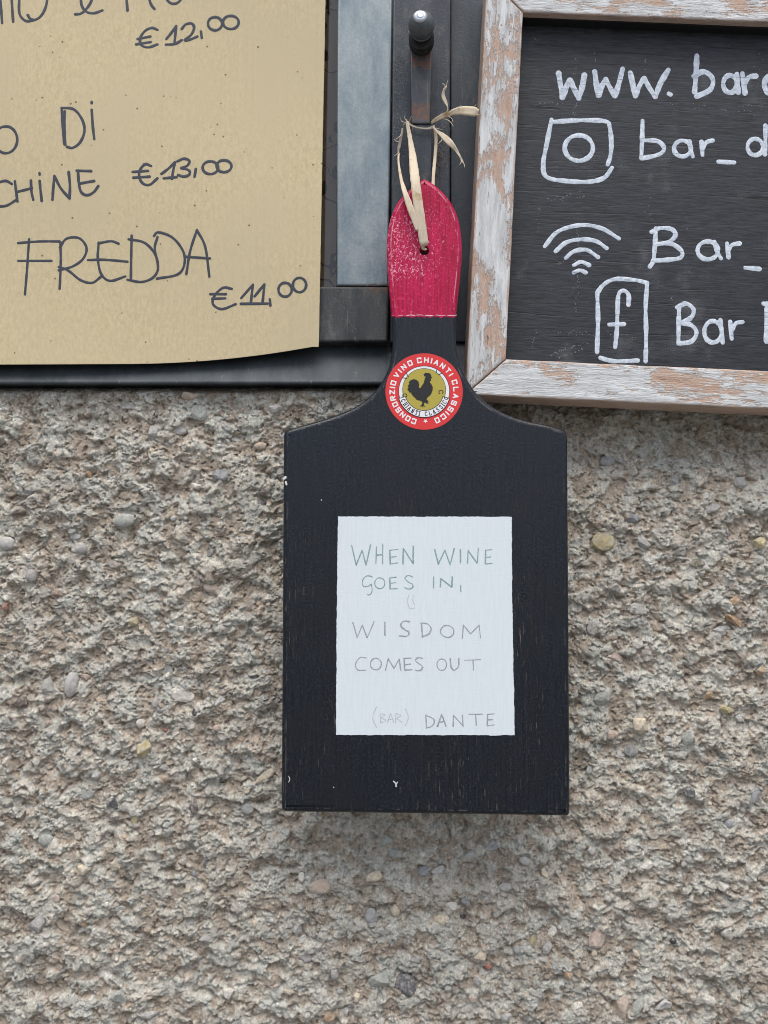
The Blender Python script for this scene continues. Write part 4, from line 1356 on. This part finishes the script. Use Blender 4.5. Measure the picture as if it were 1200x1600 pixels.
ro = [(555, 572), (570, 558), (590, 558), (610, 563), (620, 576), (622, 590), (630, 600), (618, 606), (622, 622), (613, 628), (608, 640), (622, 655), (634, 682), (632, 710), (618, 745), (597, 765), (584, 776), (581, 790), (600, 805), (586, 810),
      (601, 822), (580, 824), (569, 814), (560, 818), (558, 835), (571, 854), (555, 845), (541, 860), (543, 846), (524, 849), (536, 835), (546, 815), (530, 800), (510, 796), (496, 792), (483, 776), (468, 762), (454, 745), (446, 722), (441, 740),
      (428, 716), (416, 700), (428, 682), (420, 672), (435, 652), (427, 641), (445, 622), (470, 613), (495, 618), (512, 634), (519, 660), (515, 682), (527, 692), (540, 670), (554, 650), (562, 625), (567, 602), (577, 593), (562, 588)]
mb = MB()
slab(mb, [(sc_.x + (x - 560) * U, sc_.y - (y - 718) * U) for x, y in ro], -0.00036, -0.00029, 0.00001, 1, back=False)
mb.build('rooster', BLK, STK)
FONT = {  # letters on a 0..1 x 0..1 cell, y up
 'C': [[(1, .78), (1, 1), (0, 1), (0, 0), (1, 0), (1, .22)]], 'O': [[(0, 0), (0, 1), (1, 1), (1, 0), (0, 0)]], 'N': [[(0, 0), (0, 1)], [(0, 1), (1, 0)], [(1, 0), (1, 1)]],
 'S': [[(1, .85), (1, 1), (0, 1), (0, .52), (1, .48), (1, 0), (0, 0), (0, .15)]], 'R': [[(0, 0), (0, 1), (1, 1), (1, .5), (0, .5)], [(.45, .5), (1, 0)]], 'Z': [[(0, 1), (1, 1), (0, 0), (1, 0)]],
 'I': [[(.5, 0), (.5, 1)]], 'V': [[(0, 1), (.5, 0), (1, 1)]], 'H': [[(0, 0), (0, 1)], [(1, 0), (1, 1)], [(0, .5), (1, .5)]], 'A': [[(0, 0), (.5, 1), (1, 0)], [(.2, .33), (.8, .33)]],
 'T': [[(0, 1), (1, 1)], [(.5, 1), (.5, 0)]], 'L': [[(0, 1), (0, 0), (1, 0)]]}
SERIF = {'C': [[(1, .75), (.8, .98), (.4, 1), (.05, .7), (.05, .3), (.4, 0), (.8, .02), (1, .2)]], 'H': [[(.1, 0), (.1, 1)], [(.9, 0), (.9, 1)], [(.1, .5), (.9, .5)], [(-.1, 0), (.3, 0)], [(.7, 0), (1.1, 0)], [(-.1, 1), (.3, 1)], [(.7, 1), (1.1, 1)]],
 'I': [[(.5, 0), (.5, 1)], [(.25, 0), (.75, 0)], [(.25, 1), (.75, 1)]], 'A': [[(0, 0), (.5, 1)], [(.5, 1), (1, 0)], [(.2, .33), (.8, .33)], [(-.15, 0), (.2, 0)], [(.8, 0), (1.15, 0)]],
 'N': [[(.1, 0), (.1, 1)], [(.1, 1), (.9, 0)], [(.9, 0), (.9, 1)], [(-.1, 0), (.3, 0)], [(.7, 1), (1.1, 1)]], 'T': [[(0, 1), (1, 1)], [(.5, 1), (.5, 0)], [(.3, 0), (.7, 0)], [(0, 1), (0, .8)], [(1, 1), (1, .8)]],
 'L': [[(.1, 1), (.1, 0)], [(.1, 0), (.9, 0), (.95, .2)]], 'S': [[(.9, .8), (.7, 1), (.3, 1), (.1, .75), (.5, .5), (.9, .28), (.7, 0), (.3, 0), (.1, .2)]], 'O': [[(.5, 0), (.05, .3), (.05, .7), (.5, 1), (.95, .7), (.95, .3), (.5, 0)]]}
def ring_word(word, a0, a1, r, h, wd, lw, font, mat, label, flip=False, y=-0.00012, corners=True):
    mb = MB()
    ww = [0.45 if c == 'I' else (0.85 if c == ' ' else 1.0) for c in word]
    cen, acc = [], 0
    for k in ww:
        cen.append(acc + k / 2); acc += k
    t0, t1 = cen[0], cen[-1]
    for ch, cc in zip(word, cen):
        if ch == ' ': continue
        th = a0 + (a1 - a0) * (cc - t0) / (t1 - t0)
        t = math.radians(th)
        up_ = Vector((math.sin(t), math.cos(t))) * (-1 if flip else 1)
        rt_ = Vector((up_.y, -up_.x))
        c0 = Vector(pol(th, r))
        for st in font[ch]:
            P_ = [c0 + rt_ * ((x - .5) * wd * U) + up_ * ((q - .5) * h * U) for x, q in st]
            if corners:
                for i in range(len(P_) - 1):
                    stroke(mb, P_[i:i + 2], lw * U, 0.00002, y, smooth=1, cap=True)
            else:
                stroke(mb, P_, lw * U, 0.00002, y, smooth=3)
    return mb.build('lettering', mat, STK, label=label)
ring_word('CONSORZIO', 199, 285.5, 272, 38, 30, 11, FONT, WHT, 'CONSORZIO')
ring_word('VINO', 301, 334, 272, 38, 30, 11, FONT, WHT, 'VINO')
ring_word('CHIANTI', 351.5, 418, 272, 38, 30, 11, FONT, WHT, 'CHIANTI')
ring_word('CLASSICO', 433, 516, 272, 38, 30, 11, FONT, WHT, 'CLASSICO')
ring_word('CHIANTI CLASSICO', 246, 108, 195, 34, 17, 6.5, SERIF, BLK, 'CHIANTI CLASSICO', flip=True, y=-0.00034, corners=False)
mb = MB()
q = pol(177.5, 256)
slab(mb, [(q[0] + (20 if i % 2 == 0 else 8.5) * U * math.sin(math.pi * i / 5 + math.pi), q[1] + (20 if i % 2 == 0 else 8.5) * U * math.cos(math.pi * i / 5 + math.pi)) for i in range(10)], -0.00016, -0.0001, 0.00001, 1, back=False)
mb.build('star', WHT, STK)

# ---------------------------------------------------------------- raffia tie
RF = m_raffia()
RFD = m_plain('dusty_grey_raffia', (0.33, 0.29, 0.24), 0.9, 0.3, 900)
raf = empty('raffia_tie', Matrix.Translation(W(676, 191, -0.026)), 'frayed pale raffia tie knotted round the bar and through the red handle', 'tie')
ro_ = raf.location.copy()
def strand(pts, mat=RF, th=0.00018, twist=0.0, seed=0):
    """pts: (px, py, y, width px, lean) ; lean tips the flat of the strip"""
    r = random.Random(seed)
    P_ = []
    for (px, py, y, w_, l_) in pts:
        p = W(px, py, y) - ro_
        P_.append((p.x, p.y, p.z, w_ * 0.00036, l_))
    # catmull on 5-vectors
    A = [np.array(p) for p in P_]
    out = []
    for i in range(len(A) - 1):
        a = A[i - 1] if i else A[0] * 2 - A[1]
        b, c = A[i], A[i + 1]
        d = A[i + 2] if i + 2 < len(A) else A[-1] * 2 - A[-2]
        for k in range(7):
            t = k / 7
            out.append(0.5 * ((2 * b) + (c - a) * t + (2 * a - 5 * b + 4 * c - d) * t * t + (3 * b - a - 3 * c + d) * t ** 3))
    out.append(A[-1])
    mb = MB()
    rows = []
    n = len(out)
    for i, q in enumerate(out):
        p = Vector(q[:3])
        t = Vector(out[min(i + 1, n - 1)][:3]) - Vector(out[max(i - 1, 0)][:3])
        t.normalize()
        sd_ = t.cross(Vector((0, 1, 0)))
        if sd_.length < 1e-3: sd_ = Vector((1, 0, 0))
        sd_.normalize()
        nr_ = sd_.cross(t).normalized()
        if nr_.y > 0: nr_ = -nr_
        a = q[4]
        s2 = sd_ * math.cos(a) + nr_ * math.sin(a)
        n2 = nr_ * math.cos(a) - sd_ * math.sin(a)
        hw = max(q[3], 0.0002) / 2 * (1 + r.uniform(-.06, .06))
        row = []
        for u_, h in ((-1, 0), (-.55, .35), (0, -.15), (.5, .30), (1, 0)):
            row.append(mb.vert(p + s2 * (u_ * hw) + n2 * (h * hw * .45 + th / 2)))
        for u_, h in ((1, 0), (.5, .30), (0, -.15), (-.55, .35), (-1, 0)):
            row.append(mb.vert(p + s2 * (u_ * hw) + n2 * (h * hw * .45 - th / 2)))
        rows.append(row)
    for i in range(n - 1):
        for k in range(10):
            j = (k + 1) % 10
            mb.face((rows[i][k], rows[i + 1][k], rows[i + 1][j], rows[i][j]))
    mb.face(rows[0]); mb.face(rows[-1][::-1])
    return mb.build('strand', mat, raf)
yb = -0.0268
hy = -0.0475 - 0.0105 * 0
strand([(641, 196, yb, 3, .2), (636, 190, yb - .001, 5, .6), (638.5, 204, yb - .002, 6.5, .3), (641.5, 222, yb - .004, 8, .1), (644.5, 242, yb - .008, 12, 0), (646.5, 262, -.041, 14.5, .1), (649, 285, -.0470, 15, 0), (653.5, 320, -.0483, 15.5, .05), (658, 350, -.0480, 15, 0), (661, 370, -.0474, 14.5, 0), (662.8, 382, -.0466, 13.0, .0), (663.4, 387.5, -.0425, 10, 0), (663.5, 388, -.037, 8, 0)], seed=1)
strand([(623, 240, -.0225, 3.4, .3), (622.5, 250, -.026, 3.6, .5), (624, 264, -.031, 4.0, .4), (627.5, 283, -.038, 5.5, .2), (632.5, 300, -.0458, 8, .1), (640, 322, -.0480, 10.5, .1), (647, 342, -.0482, 9, .1), (652, 360, -.0480, 5, 0)], seed=2)
strand([(629, 200, -.022, 3, .2), (627, 212, -.0225, 4.5, .5), (624.5, 224, -.022, 5, .2), (622.5, 234, -.0225, 6, .9), (623, 242, -.0225, 3, .2)], RFD, seed=3)
strand([(677, 196, -.0245, 4, .4), (681, 212, -.024, 5, .2), (681, 228, -.024, 5.5, .1), (679.5, 248, -.025, 5.5, .2), (677.5, 270, -.028, 5.5, .1), (676, 300, -.031, 5, .1)], RF, seed=4)
strand([(674, 192, -.0255, 4, .1), (681, 187, -.028, 6.5, .3), (690, 182, -.031, 8, .1), (698, 177, -.033, 6, .9), (699.5, 168, -.034, 4.5, 1.1), (696, 159, -.0345, 6, .3), (692.5, 150, -.035, 6.5, .3), (693.5, 142, -.0355, 5, .9), (696, 137, -.036, 3.5, .2), (698, 133, -.036, 1.5, .2)], seed=5)
strand([(676, 191, -.0265, 3, .2), (688, 184, -.0285, 4, .1), (699, 180.5, -.030, 6, .2), (708, 175.5, -.032, 10, .2), (720, 173, -.034, 14, .1), (733, 173.5, -.0345, 16, 0), (742, 175, -.0345, 15, .1), (746.5, 177, -.034, 10, .3)], seed=6)
strand([(677, 198, -.0255, 3, .1), (683, 205, -.028, 4, .3), (692, 212, -.031, 8.5, .1), (702, 222, -.033, 10.5, .2), (711, 232, -.034, 6.5, .7), (716, 240, -.0345, 4, .2), (720, 247, -.035, 3, .6), (723, 254, -.035, 4, .1)], seed=7)
strand([(683, 186, -.029, 1, 0), (695, 186, -.031, 1.2, 0), (703, 190, -.032, 1.2, 0), (709, 198, -.032, .8, 0)], seed=8)
strand([(676, 199, -.0262, 5, .1), (668, 201, -.0258, 4, .3), (655, 200, -.0257, 3, .3), (645, 197, -.0258, 4, .3), (637, 193, -.0255, 5, .1)], RFD, seed=9)
strand([(630, 196, -.024, 1.2, 0), (634, 192, -.027, 1.5, 0), (636, 186, -.028, 1, 0)], seed=10)

# loose fibres at the frayed ends
rs = random.Random(17)
for k, (px, py, y, sx, sy) in enumerate([(697, 134, -.036, 3, -9), (695, 137, -.036, -4, -8), (746, 172, -.034, 7, -6), (745, 178, -.034, 8, 3), (739, 168, -.034, 5, -7), (722, 252, -.035, 4, 9), (721, 249, -.035, -3, 8),
                                         (637, 190, -.028, -4, -9), (635, 192, -.027, -9, -5), (640, 190, -.028, 3, -8), (627, 210, -.0225, -9, 7), (624, 222, -.0225, -8, -4), (676, 192, -.027, 7, -9), (682, 200, -.0265, 10, 3), (700, 181, -.032, 8, 9), (623, 236, -.0225, -7, 6), (650, 300, -.0485, 9, 5), (690, 214, -.031, -5, 9), (716, 171, -.034, 5, -5)]):
    c = rs.uniform(-3, 3)
    strand([(px, py, y, 1.2, 0), (px + sx * .5 + c, py + sy * .5, y - .0006, 1.0, .3), (px + sx, py + sy + c * .6, y - .0010, .6, .6)], seed=40 + k, th=0.0001)
